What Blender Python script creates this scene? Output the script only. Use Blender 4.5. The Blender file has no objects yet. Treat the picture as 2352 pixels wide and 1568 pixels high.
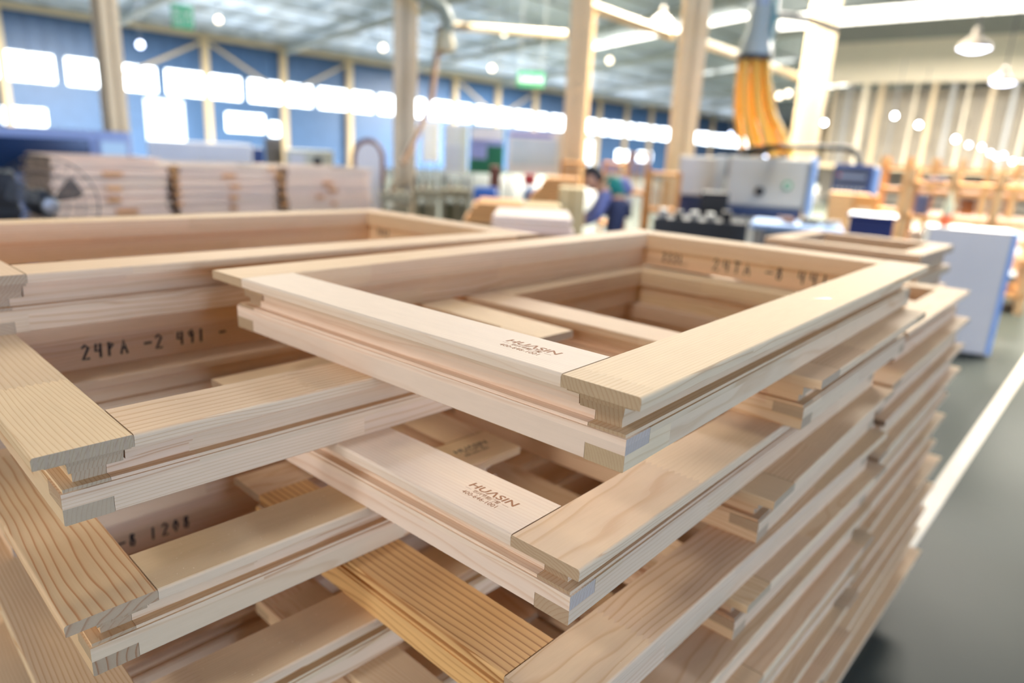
import bpy, bmesh, math, random
from mathutils import Vector, Matrix
C = bpy.context.scene.collection
S = bpy.context.scene
R = random.Random(7)

# ------------------------------------------------------------------ camera, world, lights, exposure
CAM_H = 1.35
FPX, PITCH, ROLL = 1571.9, 0.2702, 0.0525
cp, sp, cr, sr = math.cos(PITCH), math.sin(PITCH), math.cos(ROLL), math.sin(ROLL)
FWD = Vector((0, cp, -sp)); UP0 = Vector((0, sp, cp)); RT0 = Vector((1, 0, 0))
RT = cr * RT0 + sr * UP0
UP = -sr * RT0 + cr * UP0
cd = bpy.data.cameras.new('camera'); cam = bpy.data.objects.new('camera', cd); C.objects.link(cam)
cam.matrix_world = Matrix(((RT.x, UP.x, -FWD.x, 0), (RT.y, UP.y, -FWD.y, 0), (RT.z, UP.z, -FWD.z, CAM_H), (0, 0, 0, 1)))
cd.sensor_width = 36; cd.lens = FPX / 2352 * 36; cd.clip_start = .02; cd.clip_end = 400
cd.dof.use_dof = True; cd.dof.focus_distance = .62; cd.dof.aperture_fstop = 2.6; cd.dof.aperture_blades = 9
S.camera = cam

YAW = .72
AX = Vector((-math.cos(YAW), math.sin(YAW), 0)); BX = Vector((math.sin(YAW), math.cos(YAW), 0))
BROT = math.pi / 2 - YAW                      # rotation that lays local x along BX and local y along AX

w = bpy.data.worlds.new('world'); S.world = w; w.use_nodes = True
bg = w.node_tree.nodes['Background']
bg.inputs[0].default_value = (.43, .56, 1.0, 1); bg.inputs[1].default_value = .35

def area(name, loc, target, size, power, col):
    ld = bpy.data.lights.new(name, 'AREA'); ld.shape = 'DISK'; ld.size = size; ld.energy = power; ld.color = col
    o = bpy.data.objects.new(name, ld); C.objects.link(o); o.location = loc
    o.rotation_euler = (Vector(target) - Vector(loc)).to_track_quat('-Z', 'Y').to_euler()
    return o
PILE = Vector((.2, .8, 1.1))
area('unseen_pile_light', PILE + Vector((.12, 1.50, 1.0)).normalized() * 6.4, PILE, .7, 98, (.86, .95, 1.20))
area('unseen_pile_light', PILE + Vector((1.035, .42, 1.0)).normalized() * 6.2, PILE, 1.0, 25, (.9, .93, 1.1))
area('unseen_pile_light', PILE + Vector((-.66, -.752, .85)).normalized() * 6.0, PILE, .9, 92, (.92, .96, 1.14))
area('unseen_pile_light', PILE + Vector((-.74, -.78, .05)).normalized() * 6.0, PILE, 2.0, 150, (.96, .97, 1.08))  # low fill added for the left-facing rail sides, as if bounced off a wall
area('unseen_pile_light', (-.3, .2, 6.6), PILE, 2.0, 30, (.88, .95, 1.20))
# daylight through the open loading gate in the right hand wall
gl = AX * -13.7 + BX * 1.0
g_ = area('gate_light', (gl.x, gl.y, 1.9), (gl.x + AX.x, gl.y + AX.y, 1.9), 5, 1850, (.40, .58, 1.0))
g_.data.shape = 'RECTANGLE'; g_.data.size = 6.4; g_.data.size_y = 3.4
for a_, b_, e_ in ((2.6, 3.2, 75), (-.2, 8.4, 520), (24, 12, 9000), (7, 12, 3600), (26, 34, 13000), (4, 22, 11000), (20, 56, 11000)):  # unseen fills added under the roof to brighten hall, stacks and machine
    p = AX * a_ + BX * b_
    hl = area('hall_fill_light', (p.x, p.y, 5.7), (p.x, p.y, 0), (1.5 if e_ < 500 else 2.5 if e_ < 1000 else 5), e_, (1, .94, .82))
    if 500 < e_ < 1000: hl.data.spread = math.radians(92)
vs = S.view_settings
vs.view_transform = 'Standard'; vs.look = 'None'; vs.exposure = 0; vs.gamma = 1; vs.use_curve_mapping = False
S.cycles.max_bounces = 10; S.cycles.diffuse_bounces = 6; S.cycles.sample_clamp_indirect = 6

# ------------------------------------------------------------------ materials
def lin(r, g, b):
    f = lambda c: (c / 255 / 12.92) if c / 255 <= .04045 else ((c / 255 + .055) / 1.055) ** 2.4
    return (f(r), f(g), f(b), 1)
MATS = {}
def mat(name, rgb, rough=.5, metal=0, noise=.06, scale=6, emit=0, alpha=1, trans=0):
    if name in MATS: return MATS[name]
    m = bpy.data.materials.new(name); m.use_nodes = True; nt = m.node_tree; p = nt.nodes['Principled BSDF']
    col = lin(*rgb)
    p.inputs['Roughness'].default_value = rough; p.inputs['Metallic'].default_value = metal
    if emit:
        p.inputs['Base Color'].default_value = (0, 0, 0, 1)
        p.inputs['Emission Color'].default_value = col; p.inputs['Emission Strength'].default_value = emit
    else:
        n = nt.nodes.new('ShaderNodeTexNoise'); n.inputs['Scale'].default_value = scale; n.inputs['Detail'].default_value = 4
        tc = nt.nodes.new('ShaderNodeTexCoord'); nt.links.new(tc.outputs['Object'], n.inputs['Vector'])
        mx = nt.nodes.new('ShaderNodeMix'); mx.data_type = 'RGBA'
        mx.inputs['A'].default_value = tuple(c * (1 - noise * 2) for c in col[:3]) + (1,)
        mx.inputs['B'].default_value = tuple(min(1, c * (1 + noise * 2)) for c in col[:3]) + (1,)
        nt.links.new(n.outputs['Fac'], mx.inputs['Factor']); nt.links.new(mx.outputs['Result'], p.inputs['Base Color'])
    if alpha < 1: p.inputs['Alpha'].default_value = alpha
    if trans: p.inputs['Transmission Weight'].default_value = trans
    MATS[name] = m
    return m

def wood(name, early, late, spacing=.0042, contrast=.55, pink=.5, seglen=.5, dark_end=.64, pithr=.16, ybase=.04, zr_=-.13, warp=.022):
    """solid pine: rings about a pith, finger-jointed lamellae, darker end grain"""
    m = bpy.data.materials.new(name); m.use_nodes = True; nt = m.node_tree; N = nt.nodes; L = nt.links
    p = N['Principled BSDF']; p.inputs['Roughness'].default_value = .68; p.inputs['Specular IOR Level'].default_value = .22
    def math_(op, a, b=None, c=None):
        n = N.new('ShaderNodeMath'); n.operation = op
        for i, v in enumerate((a, b, c)):
            if v is None: continue
            if isinstance(v, (int, float)): n.inputs[i].default_value = v
            else: L.new(v, n.inputs[i])
        return n.outputs[0]
    tc = N.new('ShaderNodeTexCoord'); sep = N.new('ShaderNodeSeparateXYZ'); L.new(tc.outputs['Object'], sep.inputs[0])
    x, y, z = sep.outputs
    rnd = N.new('ShaderNodeObjectInfo').outputs['Random']
    lay = math_('FLOOR', math_('MULTIPLY_ADD', z, 1 / .027, .12))
    zig = math_('PINGPONG', math_('MULTIPLY', y, 2.2), .008)
    seg = math_('FLOOR', math_('DIVIDE', math_('ADD', math_('ADD', x, zig), math_('MULTIPLY_ADD', lay, .19, math_('MULTIPLY', rnd, 7.3))), seglen))
    cv = N.new('ShaderNodeCombineXYZ'); L.new(seg, cv.inputs[0]); L.new(lay, cv.inputs[1]); L.new(math_('MULTIPLY', rnd, 91.7), cv.inputs[2])
    wn = N.new('ShaderNodeTexWhiteNoise'); wn.noise_dimensions = '3D'; L.new(cv.outputs[0], wn.inputs['Vector'])
    ws = N.new('ShaderNodeSeparateColor'); L.new(wn.outputs['Color'], ws.inputs[0])
    r1, r2, r3 = ws.outputs; rv = wn.outputs['Value']
    mp = N.new('ShaderNodeCombineXYZ')
    L.new(math_('ADD', math_('MULTIPLY', x, 3.0), math_('MULTIPLY', r1, 20)), mp.inputs[0])
    L.new(math_('MULTIPLY', y, 14), mp.inputs[1]); L.new(math_('MULTIPLY_ADD', z, 14, math_('MULTIPLY', rnd, 37)), mp.inputs[2])
    nz = N.new('ShaderNodeTexNoise'); nz.inputs['Scale'].default_value = 1; nz.inputs['Detail'].default_value = 2.5; L.new(mp.outputs[0], nz.inputs['Vector'])
    ns = N.new('ShaderNodeSeparateColor'); L.new(nz.outputs['Color'], ns.inputs[0])
    y0 = math_('MULTIPLY_ADD', math_('SUBTRACT', r1, .5), pithr, ybase)
    z0 = math_('MULTIPLY_ADD', r2, zr_, .0)
    dy = math_('ADD', math_('SUBTRACT', y, y0), math_('MULTIPLY', math_('SUBTRACT', ns.outputs[0], .5), warp))
    dz = math_('ADD', math_('SUBTRACT', z, z0), math_('MULTIPLY', math_('SUBTRACT', ns.outputs[1], .5), warp))
    rad = math_('SQRT', math_('ADD', math_('MULTIPLY', dy, dy), math_('MULTIPLY', dz, dz)))
    fr = math_('FRACT', math_('DIVIDE', rad, math_('MULTIPLY_ADD', r3, spacing * 1.1, spacing * .55)))
    ramp = N.new('ShaderNodeValToRGB'); L.new(fr, ramp.inputs[0])
    e = ramp.color_ramp.elements; e[0].position = .0; e[0].color = (.45, .45, .45, 1); e[1].position = 1; e[1].color = (.8, .8, .8, 1)
    for pos, v in ((.07, .03), (.5, .04), (.78, .22), (.9, .85), (.95, 1)):
        q = e.new(pos); q.color = (v, v, v, 1)
    fb = N.new('ShaderNodeCombineXYZ'); L.new(math_('MULTIPLY', x, 25), fb.inputs[0]); L.new(math_('MULTIPLY', y, 700), fb.inputs[1]); L.new(math_('MULTIPLY', z, 700), fb.inputs[2])
    fn = N.new('ShaderNodeTexNoise'); fn.inputs['Scale'].default_value = 1; fn.inputs['Detail'].default_value = 2; L.new(fb.outputs[0], fn.inputs['Vector'])
    soft = N.new('ShaderNodeTexNoise'); soft.inputs['Scale'].default_value = 9; soft.inputs['Detail'].default_value = 2; L.new(mp.outputs[0], soft.inputs['Vector'])
    fac = math_('MULTIPLY', ramp.outputs[0], math_('MULTIPLY_ADD', rv, contrast * .9, contrast * .25))
    fac = math_('ADD', fac, math_('MULTIPLY', math_('SUBTRACT', fn.outputs['Fac'], .5), .16))
    mx = N.new('ShaderNodeMix'); mx.data_type = 'RGBA'; mx.clamp_factor = True
    mx.inputs['A'].default_value = lin(*early); mx.inputs['B'].default_value = lin(*late); L.new(fac, mx.inputs['Factor'])
    # tone of each lamella: pinkish or yellowish, lighter or darker
    t = N.new('ShaderNodeMix'); t.data_type = 'RGBA'
    t.inputs['A'].default_value = (1.0, .97, .90, 1); t.inputs['B'].default_value = (.97, .91, .90, 1)
    L.new(math_('MULTIPLY_ADD', r3, .9, pink - .5), t.inputs['Factor'])
    mu = N.new('ShaderNodeMix'); mu.data_type = 'RGBA'; mu.blend_type = 'MULTIPLY'; mu.inputs['Factor'].default_value = 1
    L.new(mx.outputs['Result'], mu.inputs['A']); L.new(t.outputs['Result'], mu.inputs['B'])
    sepn = N.new('ShaderNodeSeparateXYZ'); L.new(tc.outputs['Normal'], sepn.inputs[0])
    endf = math_('GREATER_THAN', math_('ABSOLUTE', sepn.outputs[0]), .8)
    shade = math_('MULTIPLY', math_('MULTIPLY_ADD', r2, .12, .90), math_('SUBTRACT', 1, math_('MULTIPLY', endf, 1 - dark_end)))
    shade = math_('MULTIPLY', shade, math_('MULTIPLY_ADD', soft.outputs['Fac'], .10, .95))
    vm = N.new('ShaderNodeVectorMath'); vm.operation = 'SCALE'; L.new(mu.outputs['Result'], vm.inputs[0]); L.new(shade, vm.inputs['Scale'])
    L.new(vm.outputs[0], p.inputs['Base Color'])
    bp = N.new('ShaderNodeBump'); bp.inputs['Strength'].default_value = .08; bp.inputs['Distance'].default_value = .001
    L.new(fn.outputs['Fac'], bp.inputs['Height']); L.new(bp.outputs[0], p.inputs['Normal'])
    MATS[name] = m
    return m
PINE = wood('pine_pale', (228, 197, 155), (188, 126, 66), contrast=.5, spacing=.0036, pithr=.34, ybase=.03, zr_=-.16)
PINE_B = wood('pine_strong', (227, 194, 146), (186, 112, 50), spacing=.0080, contrast=.8, pithr=.06, ybase=.15, zr_=-.05, warp=.03, seglen=1.2)
PINE_F = wood('pine_fine', (228, 199, 154), (186, 126, 66), spacing=.0036, contrast=.62, pithr=.1, ybase=.30, zr_=-.08, warp=.018)
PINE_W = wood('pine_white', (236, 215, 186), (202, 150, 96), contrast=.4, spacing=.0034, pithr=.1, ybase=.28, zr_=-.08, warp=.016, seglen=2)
PINE_G = wood('pine_striped', (226, 180, 116), (150, 92, 40), contrast=.85, spacing=.0052, pithr=.08, ybase=.26, zr_=-.06, warp=.014, seglen=3)
ORANGE = wood('timber_orange', (226, 168, 104), (178, 112, 58), contrast=.5)
STAMP = mat('burnt_stamp', (156, 98, 50), .8)
INK = mat('marker_ink', (28, 24, 24), .6)
RESIN = mat('resin', (110, 62, 22), .4)

ORD = ['topmost', 'second', 'third', 'fourth', 'fifth', 'sixth', 'seventh', 'eighth', 'ninth', 'tenth', 'eleventh', 'twelfth', 'thirteenth', 'fourteenth', 'fifteenth']
# ------------------------------------------------------------------ object helpers
def tag(o, label=None, cat=None, group=None, kind=None):
    if label: o['label'] = label
    if cat: o['category'] = cat
    if group: o['group'] = group
    if kind: o['kind'] = kind
    return o
def empty(name, loc, rz=0):
    o = bpy.data.objects.new(name, None); C.objects.link(o); o.location = loc; o.rotation_euler = (0, 0, rz); o.empty_display_size = .05
    return o
class MB:
    def __init__(s): s.v = []; s.f = []; s.sm = []
    def add(s, vs, fs, smooth=False, M=None):
        n = len(s.v); s.v += [tuple(M @ Vector(v)) if M else tuple(v) for v in vs]
        s.f += [tuple(i + n for i in f) for f in fs]; s.sm += [smooth] * len(fs)
        return s
    def box(s, x0, x1, y0, y1, z0, z1, M=None):
        v = [(x, y, z) for x in (x0, x1) for y in (y0, y1) for z in (z0, z1)]
        return s.add(v, [(0, 1, 3, 2), (4, 6, 7, 5), (0, 4, 5, 1), (2, 3, 7, 6), (0, 2, 6, 4), (1, 5, 7, 3)], M=M)
    def bev(s, x0, x1, y0, y1, z0, z1, r, M=None):
        """box with chamfered edges"""
        b = bmesh.new(); bmesh.ops.create_cube(b, size=1)
        for q in b.verts: q.co = Vector(((x0 + x1) / 2 + q.co.x * (x1 - x0), (y0 + y1) / 2 + q.co.y * (y1 - y0), (z0 + z1) / 2 + q.co.z * (z1 - z0)))
        bmesh.ops.bevel(b, geom=b.edges[:], offset=r, segments=2, profile=.5, affect='EDGES')
        b.verts.index_update()
        s.add([q.co[:] for q in b.verts], [tuple(q.index for q in f.verts) for f in b.faces], M=M); b.free()
        return s
    def extr(s, poly, x0, x1, M=None, smooth=False):
        """polygon in yz extruded along x"""
        n = len(poly); v = [(x0, y, z) for y, z in poly] + [(x1, y, z) for y, z in poly]
        f = [tuple(range(n))[::-1], tuple(range(n, 2 * n))] + [(i, (i + 1) % n, n + (i + 1) % n, n + i) for i in range(n)]
        return s.add(v, f, smooth, M)
    def tube(s, pts, r, n=8, caps=True):
        pts = [Vector(p) for p in pts]; rs = r if isinstance(r, (list, tuple)) else [r] * len(pts)
        vs = []; fs = []; ref = None
        for i, p in enumerate(pts):
            d = (pts[min(i + 1, len(pts) - 1)] - pts[max(i - 1, 0)]).normalized()
            if ref is None: ref = d.orthogonal().normalized()
            u = (ref - d * ref.dot(d)).normalized(); ref = u; q = d.cross(u)
            vs += [p + (u * math.cos(k * 2 * math.pi / n) + q * math.sin(k * 2 * math.pi / n)) * rs[i] for k in range(n)]
        for i in range(len(pts) - 1):
            fs += [(i * n + k, i * n + (k + 1) % n, (i + 1) * n + (k + 1) % n, (i + 1) * n + k) for k in range(n)]
        if caps: fs += [tuple(range(n))[::-1], tuple(range(len(vs) - n, len(vs)))]
        return s.add(vs, fs, True)
    def lathe(s, prof, n=20, M=None):
        vs = []; fs = []
        for r, z in prof: vs += [(r * math.cos(k * 2 * math.pi / n), r * math.sin(k * 2 * math.pi / n), z) for k in range(n)]
        for i in range(len(prof) - 1): fs += [(i * n + k, i * n + (k + 1) % n, (i + 1) * n + (k + 1) % n, (i + 1) * n + k) for k in range(n)]
        fs += [tuple(range(n))[::-1], tuple(range(len(vs) - n, len(vs)))]
        return s.add(vs, fs, True, M)
    def mesh(s, name, m):
        me = bpy.data.meshes.new(name); me.from_pydata(s.v, [], s.f); me.materials.append(m)
        me.polygons.foreach_set('use_smooth', s.sm)
        b = bmesh.new(); b.from_mesh(me); bmesh.ops.recalc_face_normals(b, faces=b.faces[:]); b.to_mesh(me); b.free()
        if any(s.sm): me.set_sharp_from_angle(angle=.7)
        return me
    def build(s, name, m, parent=None, loc=None, rot=None):
        o = bpy.data.objects.new(name, s.mesh(name, m)); C.objects.link(o)
        if parent: o.parent = parent
        if loc is not None: o.location = loc
        if rot is not None: o.rotation_euler = rot
        return o

def raydir(px, py):
    return RT * ((px - 1176) / FPX) - UP * ((py - 784) / FPX) + FWD
def at(px, py, r):
    """world point seen at a photo pixel, at horizontal distance r"""
    d = raydir(px, py); return Vector((0, 0, CAM_H)) + d * (r / math.hypot(d.x, d.y))
def on_a(px, py, a):
    d = raydir(px, py); return Vector((0, 0, CAM_H)) + d * (a / d.dot(AX))
def on_b(px, py, b):
    d = raydir(px, py); return Vector((0, 0, CAM_H)) + d * (b / d.dot(BX))

# ------------------------------------------------------------------ the hall
def ab(a, b, z=0): 
    p = AX * a + BX * b; return Vector((p.x, p.y, z))
MB().box(-40, 110, -40, 45, -.1, 0).build('floor', mat('floor_paint', (52, 57, 48), .6, noise=.22, scale=.9), rot=(0, 0, BROT))['kind'] = 'structure'
# painted walkway line, laid along the pile: passes the two floor points measured in the photo
def floor_at(px, py):
    d = raydir(px, py); return Vector((0, 0, CAM_H)) + d * (CAM_H / -d.z)
p0, p1 = floor_at(1862, 1568), floor_at(2345, 852)
dd = (p1 - p0).normalized(); p0 = p0 - dd * 3; p1 = p1 + dd * 8
MB().box(0, (p1 - p0).length, -.035, .035, .0, .003).build('trim_1', mat('line_paint', (222, 208, 186), .5, noise=.12, scale=30), loc=p0, rot=(0, 0, math.atan2(dd.y, dd.x)))['kind'] = 'structure'

def wall_cells(xs, zs, holes, t):
    """wall in local x,z with rectangular openings"""
    xs = sorted(set(xs + [h[0] for h in holes] + [h[1] for h in holes])); zs = sorted(set(zs + [h[2] for h in holes] + [h[3] for h in holes]))
    m = MB()
    for i in range(len(xs) - 1):
        run = None
        for k in range(len(zs) - 1):
            cx, cz = (xs[i] + xs[i + 1]) / 2, (zs[k] + zs[k + 1]) / 2
            if any(h[0] < cx < h[1] and h[2] < cz < h[3] for h in holes): continue
            m.box(xs[i], xs[i + 1], 0, t, zs[k], zs[k + 1])
    return m
GLOW = mat('window_daylight', (236, 246, 255), emit=9)
GLOW2 = mat('door_daylight', (236, 246, 255), emit=4)
SKYL = mat('skylight_daylight', (255, 250, 236), emit=5)
STEEL = mat('column_cream', (226, 206, 170), .5, noise=.03)
STEELD = mat('steel_grey', (168, 166, 158), .5)
WALLB = mat('wall_sheet_blue', (72, 108, 156), .45, noise=.1, scale=2)
bays = [(6.2 + 4.1 * i, 9.9 + 4.1 * i) for i in range(-1, 18)]
holes = []; wz0, wz1 = CAM_H + 1.76, CAM_H + 2.92
for (b0, b1) in bays: holes.append((b0, b1, wz0, wz1))
low = [(13.35, 15.15, .0, CAM_H + 1.55, 'door'), (17.2, 19.3, CAM_H + .25, CAM_H + 1.2, 'w'), (19.55, 20.15, CAM_H + .1, CAM_H + .9, 'w'), (6.4, 7.6, CAM_H + .0, CAM_H + .75, 'w'), (7.8, 9.4, CAM_H + .0, CAM_H + .75, 'w'), (11.6, 12.1, CAM_H + .1, CAM_H + .9, 'w'), (46, 49, 0, CAM_H + 1.3, 'door'), (52.5, 54.5, CAM_H - .3, CAM_H + .6, 'w'), (56, 58.5, CAM_H - .3, CAM_H + .6, 'w')]
holes += [h[:4] for h in low]
wm = wall_cells([-12, 90], [0, CAM_H + 4.7], holes, .2)
# standing ribs of the cladding, outside face kept flat
for i in range(170):
    b = -12 + i * .6
    for z0_, z1_ in ((wz1, CAM_H + 4.6),): wm.box(b, b + .06, -.04, 0, z0_, z1_)
wl = wm.build('wall_left', WALLB, loc=ab(35, 0), rot=(0, 0, BROT)); wl['kind'] = 'structure'
wi = 0
FRM = mat('window_frame_white', (214, 222, 230), .4)
for i, h in enumerate(holes):
    door = i >= len(bays) and low[i - len(bays)][4] == 'door'
    wi += 1
    e_ = empty('door_%d' % wi if door else 'window_%d' % wi, ab(35, h[0], h[2]), BROT); e_['kind'] = 'structure'
    W_, H_ = h[1] - h[0], h[3] - h[2]; n = max(1, round(W_ / 1.0))
    f = MB(); f.box(0, W_, .02, .12, 0, .05); f.box(0, W_, .02, .12, H_ - .05, H_)
    for k in range(n + 1): f.box(k * W_ / n - (.025 if k else 0), k * W_ / n + (.025 if k < n else 0), .02, .12, 0, H_)
    f.build('frame', FRM, e_)
    for k in range(n): MB().box(k * W_ / n + .025, (k + 1) * W_ / n - .025, .06, .08, .05, H_ - .05).build('pane', GLOW2 if door else GLOW, e_)

# steel posts and braces along the left wall
for i in range(16):
    b = 8.0 + 4.12 * i
    m = MB(); m.box(-.14, .14, -.02, .02, 0, 5.9); m.box(-.14, .14, .2, .24, 0, 5.9); m.box(-.02, .02, 0, .22, 0, 5.9)
    m.build('trim_%d' % (i + 2), STEEL, loc=ab(34.7, b), rot=(0, 0, BROT))['kind'] = 'structure'
MB().box(-14, 90, -.1, .1, 5.78, 6.0).build('trim_19', STEEL, loc=ab(34.6, 0), rot=(0, 0, BROT))['kind'] = 'structure'
for i, (b0, b1) in enumerate(((16.2, 20.3), (24.4, 20.3), (16.2, 12.1), (32.6, 36.7), (40.8, 36.7))):
    MB().tube([ab(34.6, b0, 5.7), ab(34.6, b1, 3.6)], .06, 6).build('trim_%d' % (20 + i), STEEL)['kind'] = 'structure'

TANW = mat('wall_tan_plain', (196, 184, 158), .7, noise=.05)
MB().box(-14, 35.2, 0, .2, 0, CAM_H + 8.2).build('wall_front', TANW, loc=ab(0, -14), rot=(0, 0, BROT + math.pi / 2))['kind'] = 'structure'
wr = MB().box(4.3, 90, -.2, 0, 0, CAM_H + 6); wr.box(-14, -2.3, -.2, 0, 0, CAM_H + 6); wr.box(-2.3, 4.3, -.2, 0, 5.0, CAM_H + 6)      # wide open loading gate between
wr.build('wall_right', TANW, loc=ab(-14, 0), rot=(0, 0, BROT))['kind'] = 'structure'
MB().box(-14, 35.2, 0, .2, 0, CAM_H + 8.2).build('wall_end', TANW, loc=ab(0, 88), rot=(0, 0, BROT + math.pi / 2))['kind'] = 'structure'
# roof: low pitch rising away from the left wall, corrugated, with rafters, purlins and daylight strips
SL = .1
zr = lambda a: CAM_H + 4.65 + SL * (35 - a) if a > 5 else CAM_H + 4.65 + SL * 30 - SL * (5 - a)
rm = MB()
for (a0, a1) in ((35.3, 5), (5, -14)):
    v = []; nb = 160
    for k in range(nb * 2 + 2):
        b = -14 + k * 104 / (nb * 2 + 1); dz = .05 * (k % 4 in (0, 1))
        p, q = ab(a0, b, zr(a0) + dz), ab(a1, b, zr(a1) + dz); v += [p, q]
    n0 = len(v); v += [x + Vector((0, 0, .12)) for x in v]
    f = [(2 * k, 2 * k + 1, 2 * k + 3, 2 * k + 2) for k in range(nb * 2 + 1)]
    f += [tuple(n0 + i for i in q) for q in f]
    rm.add(v, f)
rf = rm.build('ceiling', mat('roof_sheet', (206, 218, 228), .34, metal=.3, noise=.10, scale=.35)); rf['kind'] = 'structure'
RAFT = mat('rafter_grey', (176, 180, 172), .5)
for i in range(11):
    b = 4.0 + i * 8.2; m = MB()
    for a0, a1 in ((35, 5), (5, -12)):
        m.tube([ab(a0, b, zr(a0) - .28), ab(a1, b, zr(a1) - .28)], .17, 4)
    m.build('trim_%d' % (30 + i), RAFT)['kind'] = 'structure'
for i in range(12):
    a = 33 - i * 2.6
    MB().tube([ab(a, -12, zr(a) - .1), ab(a, 88, zr(a) - .1)], .06, 4).build('trim_%d' % (45 + i), RAFT)['kind'] = 'structure'
for i, (a0, a1, b0) in enumerate(((24.3, 15, 32.4), (24.3, 17.5, 45.8), (22, 16, 58))):
    e_ = empty('window_%d' % (40 + i), ab(a0, b0, zr(a0) - .16)); e_['kind'] = 'structure'
    n = 6
    for k in range(n):
        u0, u1 = a0 + (a1 - a0) * k / n, a0 + (a1 - a0) * (k + .97) / n; m = MB()
        pts = [ab(u0, b0 - .35, zr(u0) - .14), ab(u1, b0 - .35, zr(u1) - .14), ab(u1, b0 + .35, zr(u1) - .14), ab(u0, b0 + .35, zr(u0) - .14)]
        pts = [q - e_.location for q in pts]; m.add(pts + [q + Vector((0, 0, .04)) for q in pts], [(0, 1, 2, 3), (7, 6, 5, 4), (0, 4, 5, 1), (1, 5, 6, 2), (2, 6, 7, 3), (3, 7, 4, 0)])
        m.build('pane', SKYL, e_)

# back wall: beige panel over a glazed mezzanine, clerestory strip on top
BB = 32.0
bz = lambda z: CAM_H + z
bw = MB()
bw.box(-14, 11.6, 0, .25, bz(3.42), bz(5.0)).build('wall_back', mat('wall_beige', (228, 214, 190), .6, noise=.03), loc=ab(0, BB), rot=(0, 0, BROT + math.pi / 2))['kind'] = 'structure'
MB().box(-14, 11.6, -.2, .3, bz(5.0), bz(5.72)).build('wall_back_upper', mat('wall_grey', (150, 148, 138), .6), loc=ab(0, BB), rot=(0, 0, BROT + math.pi / 2))['kind'] = 'structure'
e_ = empty('window_50', ab(0, BB, bz(5.72)), BROT + math.pi / 2); e_['kind'] = 'structure'
for k in range(14):
    MB().box(13.4 - 1.62 * (k + 1) + .05, 13.4 - 1.62 * k, 0, .05, .02, .62).build('pane', SKYL, e_)
fm = MB(); fm.box(-9.3, 13.5, -.02, .08, -.06, .02); fm.box(-9.3, 13.5, -.02, .08, .62, .7)
fm.build('frame', STEELD, e_)
# mezzanine glazing behind vertical posts
MB().box(-14, 11.6, -3.2, -3.0, 0, bz(3.5)).build('wall_mezzanine', mat('wall_tan', (168, 160, 148), .6, noise=.2, scale=1.2), loc=ab(0, BB), rot=(0, 0, BROT + math.pi / 2))['kind'] = 'structure'
MB().box(-14, 11.6, -3.2, .1, bz(.05), bz(.2)).build('trim_60', STEEL, loc=ab(0, BB), rot=(0, 0, BROT + math.pi / 2))['kind'] = 'structure'
PT = [mat('post_cream', (228, 216, 194), .5), mat('post_tan', (196, 176, 146), .5), mat('post_grey', (142, 142, 142), .5)]
for k in range(24):
    y = 11.3 - k * .62 - R.uniform(0, .2); wd = R.choice((.06, .09, .16))
    MB().box(y - wd, y, -.08, .08, bz(.1), bz(3.45)).build('trim_%d' % (61 + k), PT[k % 3], loc=ab(0, BB), rot=(0, 0, BROT + math.pi / 2))['kind'] = 'structure'

# free-standing cream H-columns down the hall
def column(px, wpx, r, i, rz):
    p = at(px, 300, r); W_ = wpx / FPX * r; m = MB(); h = W_ / 2; H_ = 6.9
    m.box(-h, h, -h, -h + .03, 0, H_); m.box(-h, h, h - .03, h, 0, H_); m.box(-.02, .02, -h, h, 0, H_)
    m.box(-h - .06, h + .06, -h - .06, h + .06, 0, .03)
    o = m.build('column', STEEL, loc=(p.x, p.y, 0), rot=(0, 0, rz)); o['kind'] = 'structure'
    return o
for i, q in enumerate(((268, 34, 9.2, .95), (930, 48, 10.2, 0.12), (1321, 46, 12.0, -.25), (1568, 52, 11.0, -.1), (1852, 44, 15.0, -.1))):
    column(*q[:3], i, q[3])
# tie beams between columns
for k, (q0, q1) in enumerate((((1345, 10, 12.0), (1545, 82, 11.2)), ((1590, 90, 11.0), (1830, 175, 15.0)), ((1040, 60, 14), (1300, 80, 14)))):
    MB().tube([at(*q0), at(*q1)], .07, 6).build('trim_%d' % (90 + k), STEEL)['kind'] = 'structure'

# ------------------------------------------------------------------ window frames of the near pile
TH, W_F, W_L = .078, .076, .061
# bands of the rail profile: z0, z1 (from the bottom), outer inset, inner extent
BANDS = [(.0, .0155, .0214, W_L), (.0155, .0300, .0214, W_L), (.0300, .0332, .0235, W_L), (.0332, .044, .034, W_L), (.044, .0615, .0285, W_F), (.0615, .0666, .010, W_F), (.0666, .078, 0, W_F)]
RAIL_CACHE = {}
def rail_mesh(Ln, t0, t1, m):
    key = (round(Ln, 4), t0, t1, m.name)
    if key in RAIL_CACHE: return RAIL_CACHE[key]
    mb = MB()
    for i, (z0_, z1_, yo, yi) in enumerate(BANDS):
        f0, f1 = (not t0, not t1) if i == 1 else (t0, t1)     # bridle joint: the upper cheek runs the other way
        xa = yo if f0 else yi + .0003; xb = Ln - (yo if f1 else yi + .0003)
        if i == 6:
            r = .0028; poly = [(yo + .0004, z0_)] + [(yo + r - r * math.cos(a), z1_ - r + r * math.sin(a)) for a in (0, .4, .8, 1.2, 1.57)] + [(yi - .0012, z1_), (yi, z1_ - .0012), (yi, z0_)]
        elif i == 0:
            poly = [(yo + .001, z0_), (yo, z0_ + .001), (yo, z1_), (yi, z1_), (yi, z0_)]
        elif i == 4:
            poly = [(yo + .002, z0_), (yo, z1_), (yi, z1_), (yi - .002, z0_)]
        else:
            poly = [(yo, z0_), (yo, z1_), (yi, z1_), (yi, z0_)]
        mb.extr(poly, xa, xb)
    RAIL_CACHE[key] = mb.mesh('rail', m)
    return RAIL_CACHE[key]
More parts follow.
